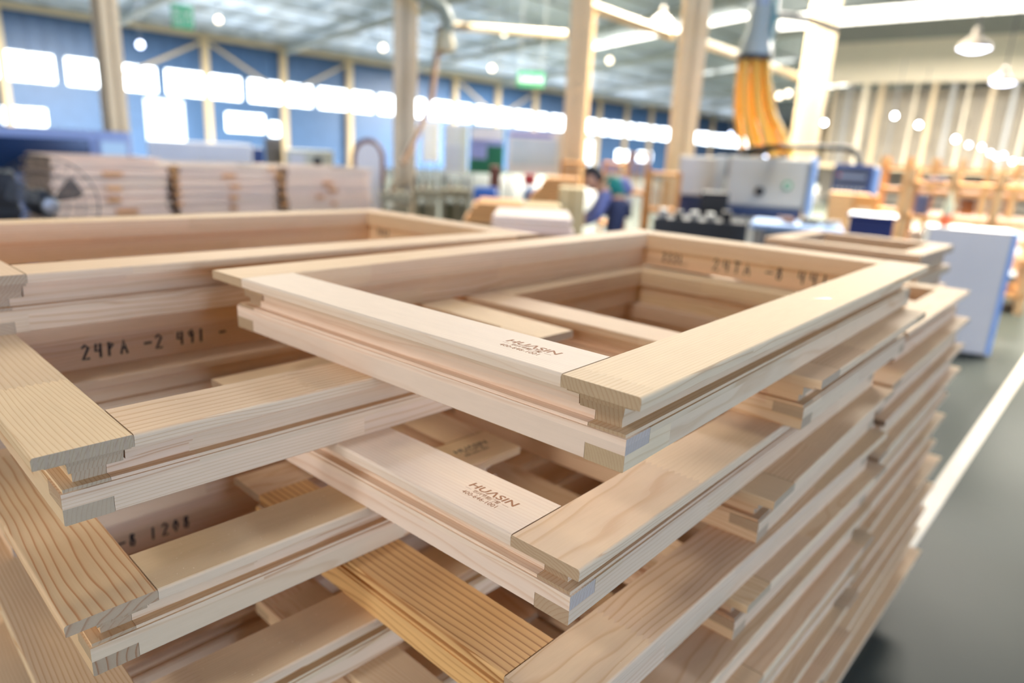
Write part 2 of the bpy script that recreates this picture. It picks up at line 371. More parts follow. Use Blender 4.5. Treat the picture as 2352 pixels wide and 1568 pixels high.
def sash(lev, N, yaw, a, b, thru, label, group=None, mats=None, cross=None):
    """ring of four profiled rails; local x runs along the b side, local y along the a side. lev counts layers down from the top."""
    z = CAM_H - .17452 - TH * (lev + 1)
    root = empty('timber_window', (N[0], N[1], z), math.pi / 2 - yaw)
    tag(root, label, 'window frame', group, 'thing')
    mats = mats or [PINE] * 4
    L_ = [b, a, b, a]; pos = [(0, 0), (b, 0), (b, a), (0, a)]
    rails = []
    for i in range(4):
        # corner i is the start of rail i, corner i+1 its end
        ends = []
        for cn in (i, (i + 1) % 4):
            th = thru[cn] if len(thru) == 4 else thru
            ends.append((th == 'x') == (i % 2 == 0))
        o = bpy.data.objects.new('stile' if (i % 2 == 0) else 'rail', rail_mesh(L_[i], ends[0], ends[1], mats[i])); C.objects.link(o)
        o.parent = root; o.location = (pos[i][0], pos[i][1], 0); o.rotation_euler = (0, 0, i * math.pi / 2)
        rails.append(o)
    if cross is not None:
        m = MB(); m.box(W_F, a - W_F, 0, .07, .0, .066); m.box(W_F, a - W_F, -.006, .076, .0662, .078)
        o = m.build('crossbar', PINE, root); o.location = (cross + .07, 0, 0); o.rotation_euler = (0, 0, math.pi / 2)
    return root, rails

def text_mesh(name, body, size, m, extrude=.00005, shear=0, offset=0, line=1):
    c = bpy.data.curves.new('lettering', 'FONT'); c.body = body; c.size = size; c.extrude = extrude; c.shear = shear; c.offset = offset; c.space_line = line
    c.align_x = 'CENTER'; c.resolution_u = 3
    t = bpy.data.objects.new('lettering', c); C.objects.link(t); bpy.context.view_layer.update()
    me = bpy.data.meshes.new_from_object(t.evaluated_get(bpy.context.evaluated_depsgraph_get())); bpy.data.objects.remove(t); bpy.data.curves.remove(c)
    me.name = name; me.materials.clear(); me.materials.append(m)
    o = bpy.data.objects.new(name, me); C.objects.link(o); o['kind'] = 'stuff'
    return o
def stamp(root, rail, u, v, rot=None, k=1.0, m=None):
    """burnt maker's stamp: name, line of characters between rules, telephone number"""
    base = Matrix.Translation((v, u, TH + .00006)) @ Matrix.Rotation(-math.pi / 2 if rot is None else rot, 4, 'Z') @ Matrix.Scale(k, 4)
    inv = rail.matrix_basis.inverted()
    mm = m or STAMP
    grp = None
    def txt(s, x, y, size, sx=1, sh=0, off=0):
        o = text_mesh('stamp', s, size, mm, .00005, sh, off); o.parent = rail
        o.matrix_local = inv @ base @ Matrix.Translation((x, y, 0)) @ Matrix.Diagonal((sx, 1, 1, 1))
    txt('HU\u039bSIN', .001, .0145, .0135, 1.28, .12, .0002)
    txt('\u534e\u5174\u8282\u80fd\u95e8\u7a97', 0, .0078, .0060)
    txt('400-646-1001', -.0015, -.0005, .0084, 1.0)
    b = MB(); b.box(-.029, -.021, .0100, .0103, 0, .00006); b.box(.021, .029, .0100, .0103, 0, .00006)
    o = b.build('stamp', mm, rail); o['kind'] = 'stuff'; o.matrix_local = inv @ base

# handwriting in marker: strokes on a unit square per character
GL = {'2': [[(0, .8), (.3, 1), (.6, .8), (0, 0), (.65, .05)]], '4': [[(.1, 1), (0, .5), (.6, .5)], [(.5, 1), (.45, 0)]], 'T': [[(0, 1), (.7, .95)], [(.35, 1), (.3, 0)]],
      'A': [[(0, 0), (.3, 1), (.6, 0)], [(.1, .4), (.55, .45)]], '-': [[(0, .5), (.8, .52)]], '8': [[(.5, .9), (.2, 1), (.1, .75), (.5, .4), (.4, .05), (.1, .1), (.1, .4), (.5, .9)]],
      '1': [[(.2, 1), (.15, 0)]], '0': [[(.3, 1), (.05, .5), (.3, 0), (.55, .5), (.3, 1)]], 'P': [[(.05, 0), (.1, 1), (.5, .8), (.1, .5)]], '9': [[(.5, .7), (.2, .55), (.1, .85), (.4, 1), (.5, .7), (.4, 0)]],
      'L': [[(.1, 1), (.05, 0), (.5, .05)]], 'B': [[(.05, 0), (.08, 1), (.45, .8), (.1, .5), (.5, .25), (.05, 0)]], 'H': [[(0, 1), (0, 0)], [(.5, 1), (.5, 0)], [(0, .5), (.5, .5)]], ' ': []}
def writing(rail, text, x0, zc, h, flip=False, wd=.75):
    """marker digits on the inner rebate face of a rail (y = W_L), reading as seen from inside the frame"""
    m = MB(); x = 0
    for ch in text:
        for st in GL[ch]:
            m.tube([((x + px * .8) * h * wd, (py - .5) * h, 0) for px, py in st], .0019, 5)
        x += 1.0 if ch != ' ' else .9
    o = m.build('handwriting', INK, rail); o['kind'] = 'stuff'
    # seen from inside the opening (+y side of the rail) x runs to the viewer's left
    o.matrix_local = Matrix.Translation((x0, W_L + .0003, zc)) @ Matrix(((-1, 0, 0, 0), (0, 0, .3, 0), (0, 1, 0, 0), (0, 0, 0, 1)))
    return o

mm4 = lambda *q: list(q)
# --- top, middle column
bpy.context.view_layer.update()
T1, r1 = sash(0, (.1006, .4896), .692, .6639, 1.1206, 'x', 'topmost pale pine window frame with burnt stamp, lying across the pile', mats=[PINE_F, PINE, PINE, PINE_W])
stamp(T1, r1[3], .1435, .0265)
writing(r1[1], '222L', .6639 - .115, .026, .020)
writing(r1[1], '24TA -8 441', .6639 - .245, .026, .026, wd=.95)
k_ = MB(); k_.extr([(-.003, 0), (0, .00012), (.003, 0)], -.013, .013); k_.extr([(.003, 0), (.005, .0001), (.0065, 0)], -.002, .013)
o = k_.build('resin_pocket', RESIN, r1[0]); o.location = (.556, .034, TH); o.rotation_euler = (0, 0, -.75)
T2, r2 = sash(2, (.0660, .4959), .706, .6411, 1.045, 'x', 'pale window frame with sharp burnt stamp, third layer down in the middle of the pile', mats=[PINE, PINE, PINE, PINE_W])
stamp(T2, r2[3], .139, .0245)
T3, r3 = sash(4, (.0658, .4986), .735, .632, 1.0, 'x', 'window frame with dark striped grain under the sharply stamped frame', mats=[PINE, PINE, PINE, PINE_G])
for i, lev in enumerate((6, 8, 10, 12)):
    sash(lev, (.066 + R.uniform(-.012, .012), .497 + R.uniform(-.01, .01)), .73 + R.uniform(-.015, .015), .64, 1.0 + R.uniform(-.03, .05), 'x',
         'pale window frame, %s from the top in the middle column of the pile' % ORD[3 + i], 'lower window frames of the middle column')
# --- left column
LA1, q1 = sash(0, (-.6492, .7651), .729, .6153, 1.0487, 'y', 'large pale window frame on top of the pile behind the left column')
writing(q1[1], '2BB2', .6153 - .10, .028, .018)
LA2, q2 = sash(1, (-.3751, .4899), .747, .529, .686, 'y', 'window frame with a broad striped end board, topmost of the left column', mats=[PINE, PINE, PINE, PINE_F])
writing(q2[2], '24PA -2 491 -', .686 - .16, .024, .021, wd=.8)
LA3, q3 = sash(3, (-.3684, .4912), .747, .529, .572, 'yxyy', 'window frame with strong wavy orange grain on its end board, second in the left column', mats=[PINE_F, PINE, PINE, PINE_B])
stamp(LA3, q3[0], .026, .514, rot=0, m=INK)
LA4, q4 = sash(5, (-.3725, .4861), .759, .529, .64, 'y', 'window frame with a smooth tan end board, third in the left column', mats=[PINE_F, PINE, PINE, PINE_F])
writing(q4[2], '24T-8 1208', .64 - .12, .024, .021, wd=.8)
sash(7, (-.385, .480), .752, .529, .66, 'y', 'window frame at the bottom left corner of the view, under the smooth tan board', mats=[PINE_F, PINE, PINE, PINE_F])
for lev in (9, 11, 13):
    sash(lev, (-.375, .485 + R.uniform(-.01, .01)), .74, .529, .66, 'y', 'window frame glimpsed in the dark, %s from the top of the left column' % ORD[(lev - 1) // 2], 'lowest window frames of the left column')
for lev in (2, 4, 6, 8, 10, 12):
    sash(lev, (-.661 + R.uniform(-.006, .006), .777), .74, .615, 1.03, 'y',
         'window frame between the left column frames, its long rail crossing behind their openings' if lev == 2 else 'shaded window frame crossing behind the left column, %s from the top there' % ORD[lev // 2],
         None if lev == 2 else 'lower window frames behind the left column')
# --- back column behind the middle one
sash(1, (.3843, .8046), .700, .65, .617, 'y', 'window frame squeezed between the two stamped frames, dark pen line on its corner', mats=[PINE, PINE_F, PINE, PINE])
sash(3, (.3415, .7823), .695, .65, .64, 'y', 'window frame whose dusty end block juts out under the sharply stamped frame')
sash(5, (.3305, .7846), .735, .65, .64, 'y', 'window frame whose dusty end block juts out lowest at the pile side')
for lev in (7, 9, 11, 13):
    sash(lev, (.33 + R.uniform(-.02, .03), .78 + R.uniform(-.03, .03)), .72 + R.uniform(-.02, .02), .65, .64 + R.uniform(-.02, .02), 'y',
         'window frame seen edge on, %s from the top in the back column' % ORD[(lev - 1) // 2], 'lower window frames of the back column')
# --- far columns
sash(2, (.848, 1.430), .706, .60, .79, 'x', 'window frame with a crossbar and small opening, topmost of the far column', cross=.36)
FARN = {3: (.760, 1.297), 4: (.763, 1.300), 5: (.760, 1.290), 6: (.742, 1.292), 7: (.746, 1.302), 8: (.735, 1.285), 9: (.779, 1.330), 10: (.75, 1.30), 11: (.757, 1.30), 12: (.74, 1.29), 13: (.765, 1.31)}
for lev, n_ in FARN.items():
    sash(lev, n_, .715 + R.uniform(-.012, .012), .60, .935 + R.uniform(-.02, .02), 'xy'[lev % 2],
         'window frame seen edge on, %s from the top at the far end of the pile' % ORD[lev - 2], 'lower window frames of the far column')
# skids under the pile
for k, (b0) in enumerate((.62, 1.15, 1.7, 2.3)):
    p = ab(0.0, b0)
    o = MB().bev(.36, 1.6, -.05, .05, 0, .083, .004).build('skid', mat('skid_wood', (120, 96, 70), .8, noise=.2), loc=(p.x, p.y, 0), rot=(0, 0, BROT + math.pi / 2))
    tag(o, 'rough wooden skid beam under the frame pile on the floor', 'skid', 'skids under the pile')
# sawdust and chips lying on the boards
sd = MB(); R2 = random.Random(3)
def dust(root, rect, n, sz):
    Mx = root.matrix_basis
    for _ in range(n):
        x, y = R2.uniform(*rect[:2]), R2.uniform(*rect[2:]); a = R2.uniform(0, 6.3); l = R2.uniform(.3, 1) * sz; wd_ = .00022
        p = Mx @ Matrix.Translation((x, y, TH + .0002)) @ Matrix.Rotation(a, 4, 'Z')
        sd.add([(-l, -wd_, 0), (l, -wd_, 0), (l * .6, wd_, .0003), (-l, wd_, .0002)], [(0, 1, 2, 3)], M=p)
bpy.context.view_layer.update()
dust(LA2, (.08, .40, .004, .074), 60, .0010); dust(LA3, (.08, .42, .004, .074), 90, .0011); dust(LA4, (.08, .45, .004, .074), 90, .0012)
dust(T3, (.02, .4, .004, .074), 30, .0011); dust(T2, (.004, .07, .2, .5), 30, .0009)
tag(sd.build('sawdust', mat('sawdust', (238, 214, 170), .8)), 'pale sawdust flecks and shavings lying on the frame boards', 'sawdust', kind='stuff')

# ------------------------------------------------------------------ the hall behind the pile
def face(pxl, pxr, pyt, r, orient='C'):
    """vertical face seen between two photo columns: ground point of its left end, rotation, width, top height"""
    c = at((pxl + pxr) / 2, pyt, r); th = math.atan2(c.x, c.y)
    rz = {'C': -th, 'A': BROT - math.pi / 2, 'B': BROT}[orient] if isinstance(orient, str) else orient
    e = Vector((math.cos(rz), math.sin(rz), 0)); n = Vector((-e.y, e.x, 0))
    P_ = []
    for px in (pxl, pxr):
        d = raydir(px, pyt); d.z = 0; P_.append(d * (c.dot(n) / d.dot(n)))
    a_ = Vector((P_[0].x, P_[0].y, 0)); return a_, rz, (P_[1] - P_[0]).length, c.z
GREY = mat('machine_white', (206, 206, 198), .45, noise=.02)
DGREY = mat('machine_dark', (38, 42, 48), .5)
BLUE = mat('machine_blue', (36, 62, 118), .4)
LBLUE = mat('pale_blue', (150, 182, 226), .45)
WHITE = mat('board_white', (232, 232, 230), .5, noise=.02)
BLACK = mat('black_plastic', (20, 22, 24), .45)
YEL = mat('hose_yellow', (238, 184, 74), .5, noise=.04, scale=3)
STL = mat('steel_plain', (150, 152, 150), .35, metal=.6)
BROWN = mat('brown_wood', (120, 66, 40), .5, noise=.15)
CARD = mat('cardboard_tan', (206, 180, 128), .8, noise=.04)
TEXTW = mat('sign_lettering', (236, 244, 236), .5, noise=0)
PTEAL = mat('duct_grey', (172, 182, 176), .4)

# --- stacks of finished frames along the aisle behind the pile (long sides towards the camera)
def ring(w_, d_, h, m, name='timber_window', jit=0.0):
    """one small stacked frame: four rails with a proud lip on top"""
    mb = MB(); rw = .07
    for z0_, z1_, o in ((0, h * .5, .022), (h * .5, h * .66, .05), (h * .66, h, 0)):
        mb.box(o, w_ - o, o, rw, z0_, z1_); mb.box(o, w_ - o, d_ - rw, d_ - o, z0_, z1_)
        mb.box(o, rw, rw, d_ - rw, z0_, z1_); mb.box(w_ - rw, w_ - o, rw, d_ - rw, z0_, z1_)
    return mb.mesh(name, m)
PINEFAR = wood('pine_far', (246, 226, 204), (216, 168, 122), contrast=.4, seglen=.8)
PILES = [(1.58, 2.44, .77, 'pale pile behind the wire fan'), (2.50, 3.42, .72, 'pale pile in the middle of three'), (3.50, 4.50, .74, 'pale pile next to the machine row')]
HF = .0735
for k, (b0, b1, dp, where) in enumerate(PILES):
    me = ring(b1 - b0, dp, HF - .0005, PINEFAR)
    top = 15 if k < 1 else 15
    for lv in range(top):
        o = bpy.data.objects.new('timber_window', me); C.objects.link(o)
        o.location = ab(6.0 + R.uniform(-.012, .012), b0 + R.uniform(-.015, .015), lv * HF); o.rotation_euler = (0, 0, BROT + R.uniform(-.006, .006))
        top_one = lv == top - 1
        tag(o, '%s frame from the top of the ' % ORD[top - 1 - lv] + where, 'window frame', None if top_one else 'frames in the ' + where, 'thing')
me = ring(.8, .6, .045, PINEFAR)
o = bpy.data.objects.new('timber_window', me); C.objects.link(o); o.location = ab(6.05, 1.6, 15 * HF); o.rotation_euler = (0, 0, BROT)
tag(o, 'small extra frame lying on top of the left pile behind the fan', 'window frame', kind='thing')
# orange blocks added on the pile sides, standing in for shaded openings
BLK = MB().bev(0, .12, -.02, 0, 0, .03, .002).mesh('gap_block', ORANGE)
for k, (px, py, sx) in enumerate(((258, 404, 1.15), (262, 437, .9), (262, 463, .8), (292, 490, 1.3), (397, 392, .5), (402, 410, .5), (406, 430, .45), (409, 450, .45), (412, 472, .45), (526, 408, 1.0), (540, 432, .7), (537, 457, .6), (537, 480, .5), (625, 392, .6), (640, 408, .5), (648, 428, .5), (650, 450, .5), (652, 472, .6), (752, 425, .9), (764, 440, .8), (735, 455, .5), (768, 470, .4))):
    p = on_a(px, py, 5.984); o = bpy.data.objects.new('gap_block', BLK); C.objects.link(o)
    o.location = p - BX * .06 * sx; o.rotation_euler = (0, 0, BROT); o.scale = (sx, 1, 1)
    tag(o, 'small orange wooden block standing in for a shaded gap in the pale frame piles', 'wood block', 'orange blocks in the pale frame piles')

# --- pedestal fan in front of the left pile
def fan():
    c = at(108, 470, 3.6); th = math.atan2(c.x, c.y); root = empty('pedestal_fan', (c.x, c.y, 0), -th)
    tag(root, 'black wire guard fan standing in front of the left frame pile', 'fan')
    rad = .20; zc = c.z; Mx = Matrix.Translation((0, 0, zc)) @ Matrix.Rotation(math.radians(12), 4, 'Z') @ Matrix.Rotation(math.pi / 2, 4, 'X')
    m = MB()
    def circ(r_, z_, t): m.tube([Mx @ Vector((r_ * math.cos(a * math.pi / 20), r_ * math.sin(a * math.pi / 20), z_)) for a in range(41)], t, 4, False)
    circ(rad, 0, .0032); circ(rad * .66, .045, .0015); circ(rad * .33, .06, .0015); circ(rad * .66, -.05, .0015)
    for k in range(30):
        a = k * math.pi / 15
        m.tube([Mx @ Vector((q * rad * math.cos(a), q * rad * math.sin(a), z_)) for q, z_ in ((.16, .062), (.6, .05), (.9, .02), (1, 0))], .0010, 4, False)
        m.tube([Mx @ Vector((q * rad * math.cos(a), q * rad * math.sin(a), -z_)) for q, z_ in ((.2, .07), (.6, .055), (.9, .02), (1, 0))], .0009, 4, False)
    m.build('guard', BLACK, root)
    MB().lathe([(.001, .068), (.03, .066), (.036, .058), (.036, .05)], 20, Mx).build('hub_cap', STL, root)
    MB().lathe([(.03, -.03), (.055, -.04), (.058, -.12), (.045, -.17), (.02, -.18)], 20, Mx).build('motor', BLACK, root)
    bl = mat('fan_blade', (70, 74, 78), .4, alpha=.55)
    for k in range(3):
        a = k * 2.094 + .5; b_ = MB(); v = []
        for q, w0, w1 in ((.03, -.2, .25), (.08, -.3, .4), (.12, -.32, .42), (.155, -.2, .36)):
            v += [Mx @ Vector((q * math.cos(a + w0), q * math.sin(a + w0), -.012)), Mx @ Vector((q * math.cos(a + w1), q * math.sin(a + w1), .014))]
        v2 = [x + Vector((0, .002, 0)) for x in v]
        f = [(2 * i, 2 * i + 1, 2 * i + 3, 2 * i + 2) for i in range(3)]
        b_.add(v + v2, f + [tuple(i + 8 for i in q) for q in f], True); b_.build('blade', bl, root)
    MB().tube([(.02, .10, zc - .1), (.02, .08, zc - .2), (.02, .06, zc - .35), (.02, .06, .03)], .016, 8).build('stand', BLACK, root)
    MB().lathe([(.2, 0), (.2, .02), (.03, .05)], 24, Matrix.Translation((.02, .06, 0))).build('base', BLACK, root)
fan()
# black equipment case at the left edge
a_, rz, w_, h_ = face(-60, 34, 396, 4.6, 'C')
root = tag(empty('equipment_case', a_, rz), 'black equipment case at the edge of the view beside the left frame pile', 'case')
MB().bev(0, w_, 0, .4, 0, h_, .012).build('body', BLACK, root); MB().bev(-.01, w_ + .01, -.01, .41, h_ * .80, h_ * .80 + .03, .004).build('rim', DGREY, root)

# --- control cabinet with dark window and screen
a_, rz, w_, h_ = face(-150, 300, 292, 8.0, 'C')
root = tag(empty('control_cabinet', a_, rz), 'blue control cabinet with wide dark window and a pale screen, behind the frame piles', 'cabinet')
MB().bev(0, w_, 0, .8, 0, h_, .03).build('body', mat('cabinet_blue', (146, 164, 206), .4, noise=.03), root)
MB().bev(.16, w_ * .76, -.02, .02, h_ - .42, h_ - .09, .01).build('window', mat('dark_window', (6, 40, 78), .15, noise=.3, scale=2), root)
f_ = MB().bev(w_ * .80, w_ * .985, -.05, .02, h_ - .40, h_ - .07, .015).build('screen_frame', mat('bezel_pale', (150, 168, 206), .4), root)
MB().box(w_ * .822, w_ * .962, -.054, -.05, h_ - .37, h_ - .10).build('screen', mat('screen_glow', (170, 206, 246), emit=.9), f_)
for k, c_ in enumerate(((150, 30, 40), (40, 120, 60))):
    MB().lathe([(.02, 0), (.02, .02), (.012, .026)], 14, Matrix.Translation((w_ * .93 + k * .06, -.02, h_ - .47)) @ Matrix.Rotation(math.pi / 2, 4, 'X')).build('button', mat('button%d' % k, c_), root)
# --- white double cabinet and smaller units along the far side of the aisle
def unit(name, label, cat, pxl, pxr, pyt, r, depth, m, orient='C', doors=0, zb=0, top=None, zt=None):
    a_, rz, w_, h_ = face(pxl, pxr, pyt, r, orient)
    root = tag(empty(name, (a_.x, a_.y, zb), rz), label, cat); h = h_ - zb
    MB().bev(0, w_, 0, depth, 0, h, min(.012, w_ / 8)).build('body', m, root)
    for k in range(doors):
        d = MB().bev(w_ * k / doors + .01, w_ * (k + 1) / doors - .01, -.018, -.001, .05, h - .03, .005).build('door', m, root)
        MB().bev(w_ * (k + .85) / doors, w_ * (k + .85) / doors + .02, -.035, -.018, h * .55, h * .55 + .12, .004).build('handle', STL, d)
    if top: MB().bev(-.02, w_ + .02, -.02, depth + .02, h, h + .02, .005).build('top', top, root)
    return root, w_, h
unit('storage_cabinet', 'wide white double-door cabinet behind the middle frame pile', 'cabinet', 338, 578, 327, 9.0, .6, WHITE, doors=2)
unit('switch_box', 'tall blue box next to the wide white cabinet', 'box', 578, 606, 340, 9.4, .3, BLUE, doors=1)
unit('storage_cabinet', 'narrow brown cupboard between the blue box and the pale machine box', 'cabinet', 608, 648, 318, 10.5, .5, mat('cupboard_brown', (128, 118, 104), .6), doors=1)
r_, w_, h = unit('machine_box', 'pale machine housing with a round black port, above the right hand pile', 'machine', 655, 766, 345, 10.0, .6, mat('housing_cream', (214, 216, 196), .45), doors=0)
MB().lathe([(.06, 0), (.06, .03), (.04, .035)], 18, Matrix.Translation((w_ * .66, 0, h - .14)) @ Matrix.Rotation(math.pi / 2, 4, 'X')).build('port', BLACK, r_)
MB().bev(w_ * .08, w_ * .4, -.01, 0, h - .2, h - .05, .003).build('panel', WHITE, r_)
# --- arched frame with white panel
a_, rz, w_, h_ = face(812, 880, 322, 8.9, 'C')
root = tag(empty('arched_window', a_, rz), 'arched brown window frame with white panel, stood upright beside the cream column', 'window')
arch = [(0, .3)] + [(w_ / 2 - w_ / 2 * math.cos(t * math.pi / 12), h_ - .22 + .22 * math.sin(t * math.pi / 12)) for t in range(13)] + [(w_, .3)]
MB().tube([(x, 0, z) for x, z in arch], .028, 8).build('frame', BROWN, root)
n = len(arch); MB().add([(x, -.005, z) for x, z in arch] + [(x, .012, z) for x, z in arch], [tuple(range(n)), tuple(range(n, 2 * n))[::-1]] + [(i, (i + 1) % n, n + (i + 1) % n, n + i) for i in range(n)]).build('panel', WHITE, root)
for x in (0, w_): MB().bev(x - .025, x + .025, -.2, .2, 0, .32, .006).build('foot', BROWN, root)

# --- assembly benches with clamps and machines (870-1080)
BEIGE = mat('machine_beige', (164, 154, 124), .5, noise=.06)
for k, (pl, pr, pt, r, lab) in enumerate(((872, 945, 408, 7.4, 'beige clamping machine left of the cream column foot'), (948, 1010, 402, 8.0, 'beige clamping machine between cream column and dark clamp stand'), (1010, 1082, 405, 8.6, 'beige clamping machine in front of the white notice boards'))):
    a_, rz, w_, h_ = face(pl, pr, pt, r, 'C')
    root = tag(empty('clamping_machine', a_, rz), lab, 'machine')
    MB().bev(0, w_, 0, .5, h_ - .26, h_ - .16, .01).build('table', BEIGE, root)
    for x in (.02, w_ * .5, w_ - .07):
        MB().bev(x, x + .05, .02, .08, 0, h_ - .26, .005).build('leg', BEIGE, root)
    for q in range(4):
        x = w_ * (q + .3) / 4; hh = R.uniform(.05, .16)
        MB().bev(x, x + .035, .05, .1, h_ - .16, h_ - .16 + hh, .004).build('clamp', (DGREY, BROWN, BEIGE, STL)[q], root)
        MB().tube([(x + .017, .03, h_ - .16 + hh), (x + .017, -.08, h_ - .13 + hh)], .011, 6).build('clamp_screw', DGREY, root)
    MB().bev(w_ * .15, w_ * .85, .1, .4, h_ - .62, h_ - .34, .01).build('motor_housing', mat('housing_olive', (120, 118, 92), .5), root)
unit('tool_chest', 'dark brown tool chest next to the clamping machines', 'chest', 1126, 1150, 382, 8.6, .4, BROWN, doors=1)
for px0, px1, py, r, col, lab in ((1086, 1128, 428, 8.2, (38, 96, 176), 'blue motor on a stand right of the clamping machines'), (1205, 1236, 432, 9.2, (30, 92, 160), 'blue motor under a red housing before the display board')):
    a_, rz, w_, h_ = face(px0, px1, py, r)
    root = tag(empty('motor', a_, rz), lab, 'motor'); m_ = mat('motor_blue_%d' % px0, col, .4)
    MB().lathe([(.02, -.1), (.09, -.09), (.1, .0), (.1, .16), (.06, .19), (.02, .2)], 18, Matrix.Translation((w_ / 2, 0, h_ - .1)) @ Matrix.Rotation(math.pi / 2, 4, 'Y')).build('body', m_, root)
    for x in (.03, w_ - .06): MB().bev(x, x + .04, -.1, .1, 0, h_ - .16, .004).build('leg', DGREY, root)
a_, rz, w_, h_ = face(1203, 1232, 400, 9.6); root = tag(empty('red_tool', a_, rz), 'red topped drill stand in front of the display board', 'drill')
MB().bev(0, w_, 0, .15, h_ - .14, h_, .02).build('head', mat('tool_red', (190, 44, 40), .4), root); MB().tube([(w_ / 2, .07, 0), (w_ / 2, .07, h_ - .14)], .025, 8).build('column', STL, root)
MB().lathe([(.13, 0), (.13, .03), (.04, .05)], 18, Matrix.Translation((w_ / 2, .07, 0))).build('base', DGREY, root)
# --- notice boards
def board(name, label, pxl, pxr, pyt, pyb, r, m, extra=()):
    a_, rz, w_, h_ = face(pxl, pxr, pyt, r); zb = at((pxl + pxr) / 2, pyb, r).z
    root = tag(empty(name, a_, rz), label, 'notice board')
    MB().bev(0, w_, 0, .03, zb, h_, .006).build('panel', m, root)
    for x in (.04, w_ - .07): MB().bev(x, x + .03, .03, .06, 0, h_, .003).build('leg', STL, root)
    for k, (x0, x1, y0, y1, mm_) in enumerate(extra):
        MB().bev(w_ * x0, w_ * x1, -.006, 0, zb + (h_ - zb) * y0, zb + (h_ - zb) * y1, .001).build('sheet', mm_, root)
    return root
PAPER = mat('paper', (236, 236, 240), .6, noise=.02); LIL = mat('sheet_lilac', (150, 160, 214), .6); GRN = mat('board_green', (14, 104, 74), .6)
board('notice_board', 'narrow white display panel right of the cream column', 970, 1010, 277, 372, 13, PAPER, ((.1, .9, .1, .9, WHITE),))
board('notice_board', 'white display panel left of the green board', 1022, 1076, 285, 398, 12.5, PAPER, ((.08, .92, .62, .95, WHITE), (.1, .9, .1, .55, mat('sheet_pale', (214, 216, 226), .6))))
board('notice_board', 'green notice board with lilac sheets in its upper half', 1080, 1160, 290, 398, 12.2, GRN, ((.03, .97, .72, .98, PAPER), (.03, .5, .3, .66, LIL), (.03, .97, .60, .72, LIL)))
board('notice_board', 'white display board with a blue banner stripe', 1168, 1292, 300, 400, 12, PAPER, ((.02, .8, .86, .93, mat('banner_blue', (92, 92, 200), .5)), (.06, .94, .2, .8, mat('sheet_sky', (206, 222, 232), .6))))

# --- timber stacks in the middle distance
def slat_stack(label, pxl, pxr, pyt, pyb, r, rows, m, orient='C', depth=.9, group=None, zb=0.0, taper=0):
    a_, rz, w_, h_ = face(pxl, pxr, pyt, r, orient); zlow = max(zb, at((pxl + pxr) / 2, pyb, r).z); th = (h_ - zlow) / rows
    n0 = int((zlow - 0) / th); z_ = h_ - rows * th
    for k in range(rows):
        me = MB().bev(0, w_ * (1 - taper * k / rows), 0, depth, 0, th * .86, min(.008, th * .2)).mesh('timber_board', m)
        o = bpy.data.objects.new('timber_board', me); C.objects.link(o); o.location = (a_.x + R.uniform(-.02, .02), a_.y, z_ + k * th); o.rotation_euler = (0, 0, rz + R.uniform(-.02, .02))
        o.location += Vector((math.cos(rz), math.sin(rz), 0)) * (w_ * taper * k / rows)
        tag(o, ORD[rows - 1 - k] + ' ' + label + ', from the top', 'board', group or label)
    # trestle carrying the stack
    t = MB(); Mx = Matrix.Translation(a_) @ Matrix.Rotation(rz, 4, 'Z')
    t.bev(0, w_, .05, depth - .05, z_ - .06, z_, .005, Mx)
    for x in (.05, w_ - .1):
        for y in (.08, depth - .14): t.box(x, x + .05, y, y + .05, 0, z_ - .06, Mx)
    tag(t.build('trestle', mat('trestle_wood', (176, 140, 96), .7), None), 'low trestle under ' + 'the ' + label.split(' in the ')[1], 'trestle')
slat_stack('yellowish board in the low sloping stack', 1062, 1205, 466, 512, 4.7, 5, ORANGE, depth=.6, taper=.32)
slat_stack('orange board in the stepped stack behind the cartons', 1212, 1330, 408, 470, 7.6, 8, ORANGE, depth=.8, taper=.4)
r_, w_, h = unit('carton', 'tall tan cardboard carton left of the worker', 'box', 1284, 1346, 432, 6.0, .5, CARD)
MB().box(w_ * .45, w_ * .55, -.001, .3, .02, h + .001).build('tape', mat('tape_tan', (178, 146, 92), .4), r_)
unit('carton', 'low flat tan carton beside the tall one', 'box', 1195, 1290, 474, 5.4, .5, CARD)
slat_stack('pale board in the white stack behind the big frame', 1130, 1316, 497, 536, 2.9, 3, PINEFAR, depth=.45)
# upright racks of orange parts behind the worker
def rack(label, pxl, pxr, pyt, r, n, m, orient='C', depth=.5, part='slat'):
    a_, rz, w_, h_ = face(pxl, pxr, pyt, r, orient); root = tag(empty('timber_rack', a_, rz), label, 'rack')
    for x in (0, w_ - .05):
        for y in (0, depth): MB().bev(x, x + .05, y, y + .05, 0, h_, .004).build('post', m, root)
    for z in (.25, h_ * .62, h_ - .05): MB().bev(0, w_, .0, depth + .05, z, z + .04, .004).build('shelf', m, root)
    for k in range(n):
        x = .08 + (w_ - .2) * k / max(1, n - 1); MB().bev(x, x + (w_ - .2) / n * .62, .06, .12, h_ * .62 + .04, h_ - .08, .003).build(part, m, root)
    return root
rack('orange timber rack of upright slats right of the worker', 1442, 1496, 350, 9.2, 4, ORANGE)
rack('orange timber rack of close slats in front of the grey machine', 1490, 1568, 395, 8.1, 9, ORANGE)
rack('orange timber rack of slats behind the worker and the cream column', 1288, 1350, 370, 10.5, 6, ORANGE)
rack('orange timber rack of slats behind the head of the worker', 1385, 1445, 372, 11.5, 5, ORANGE)

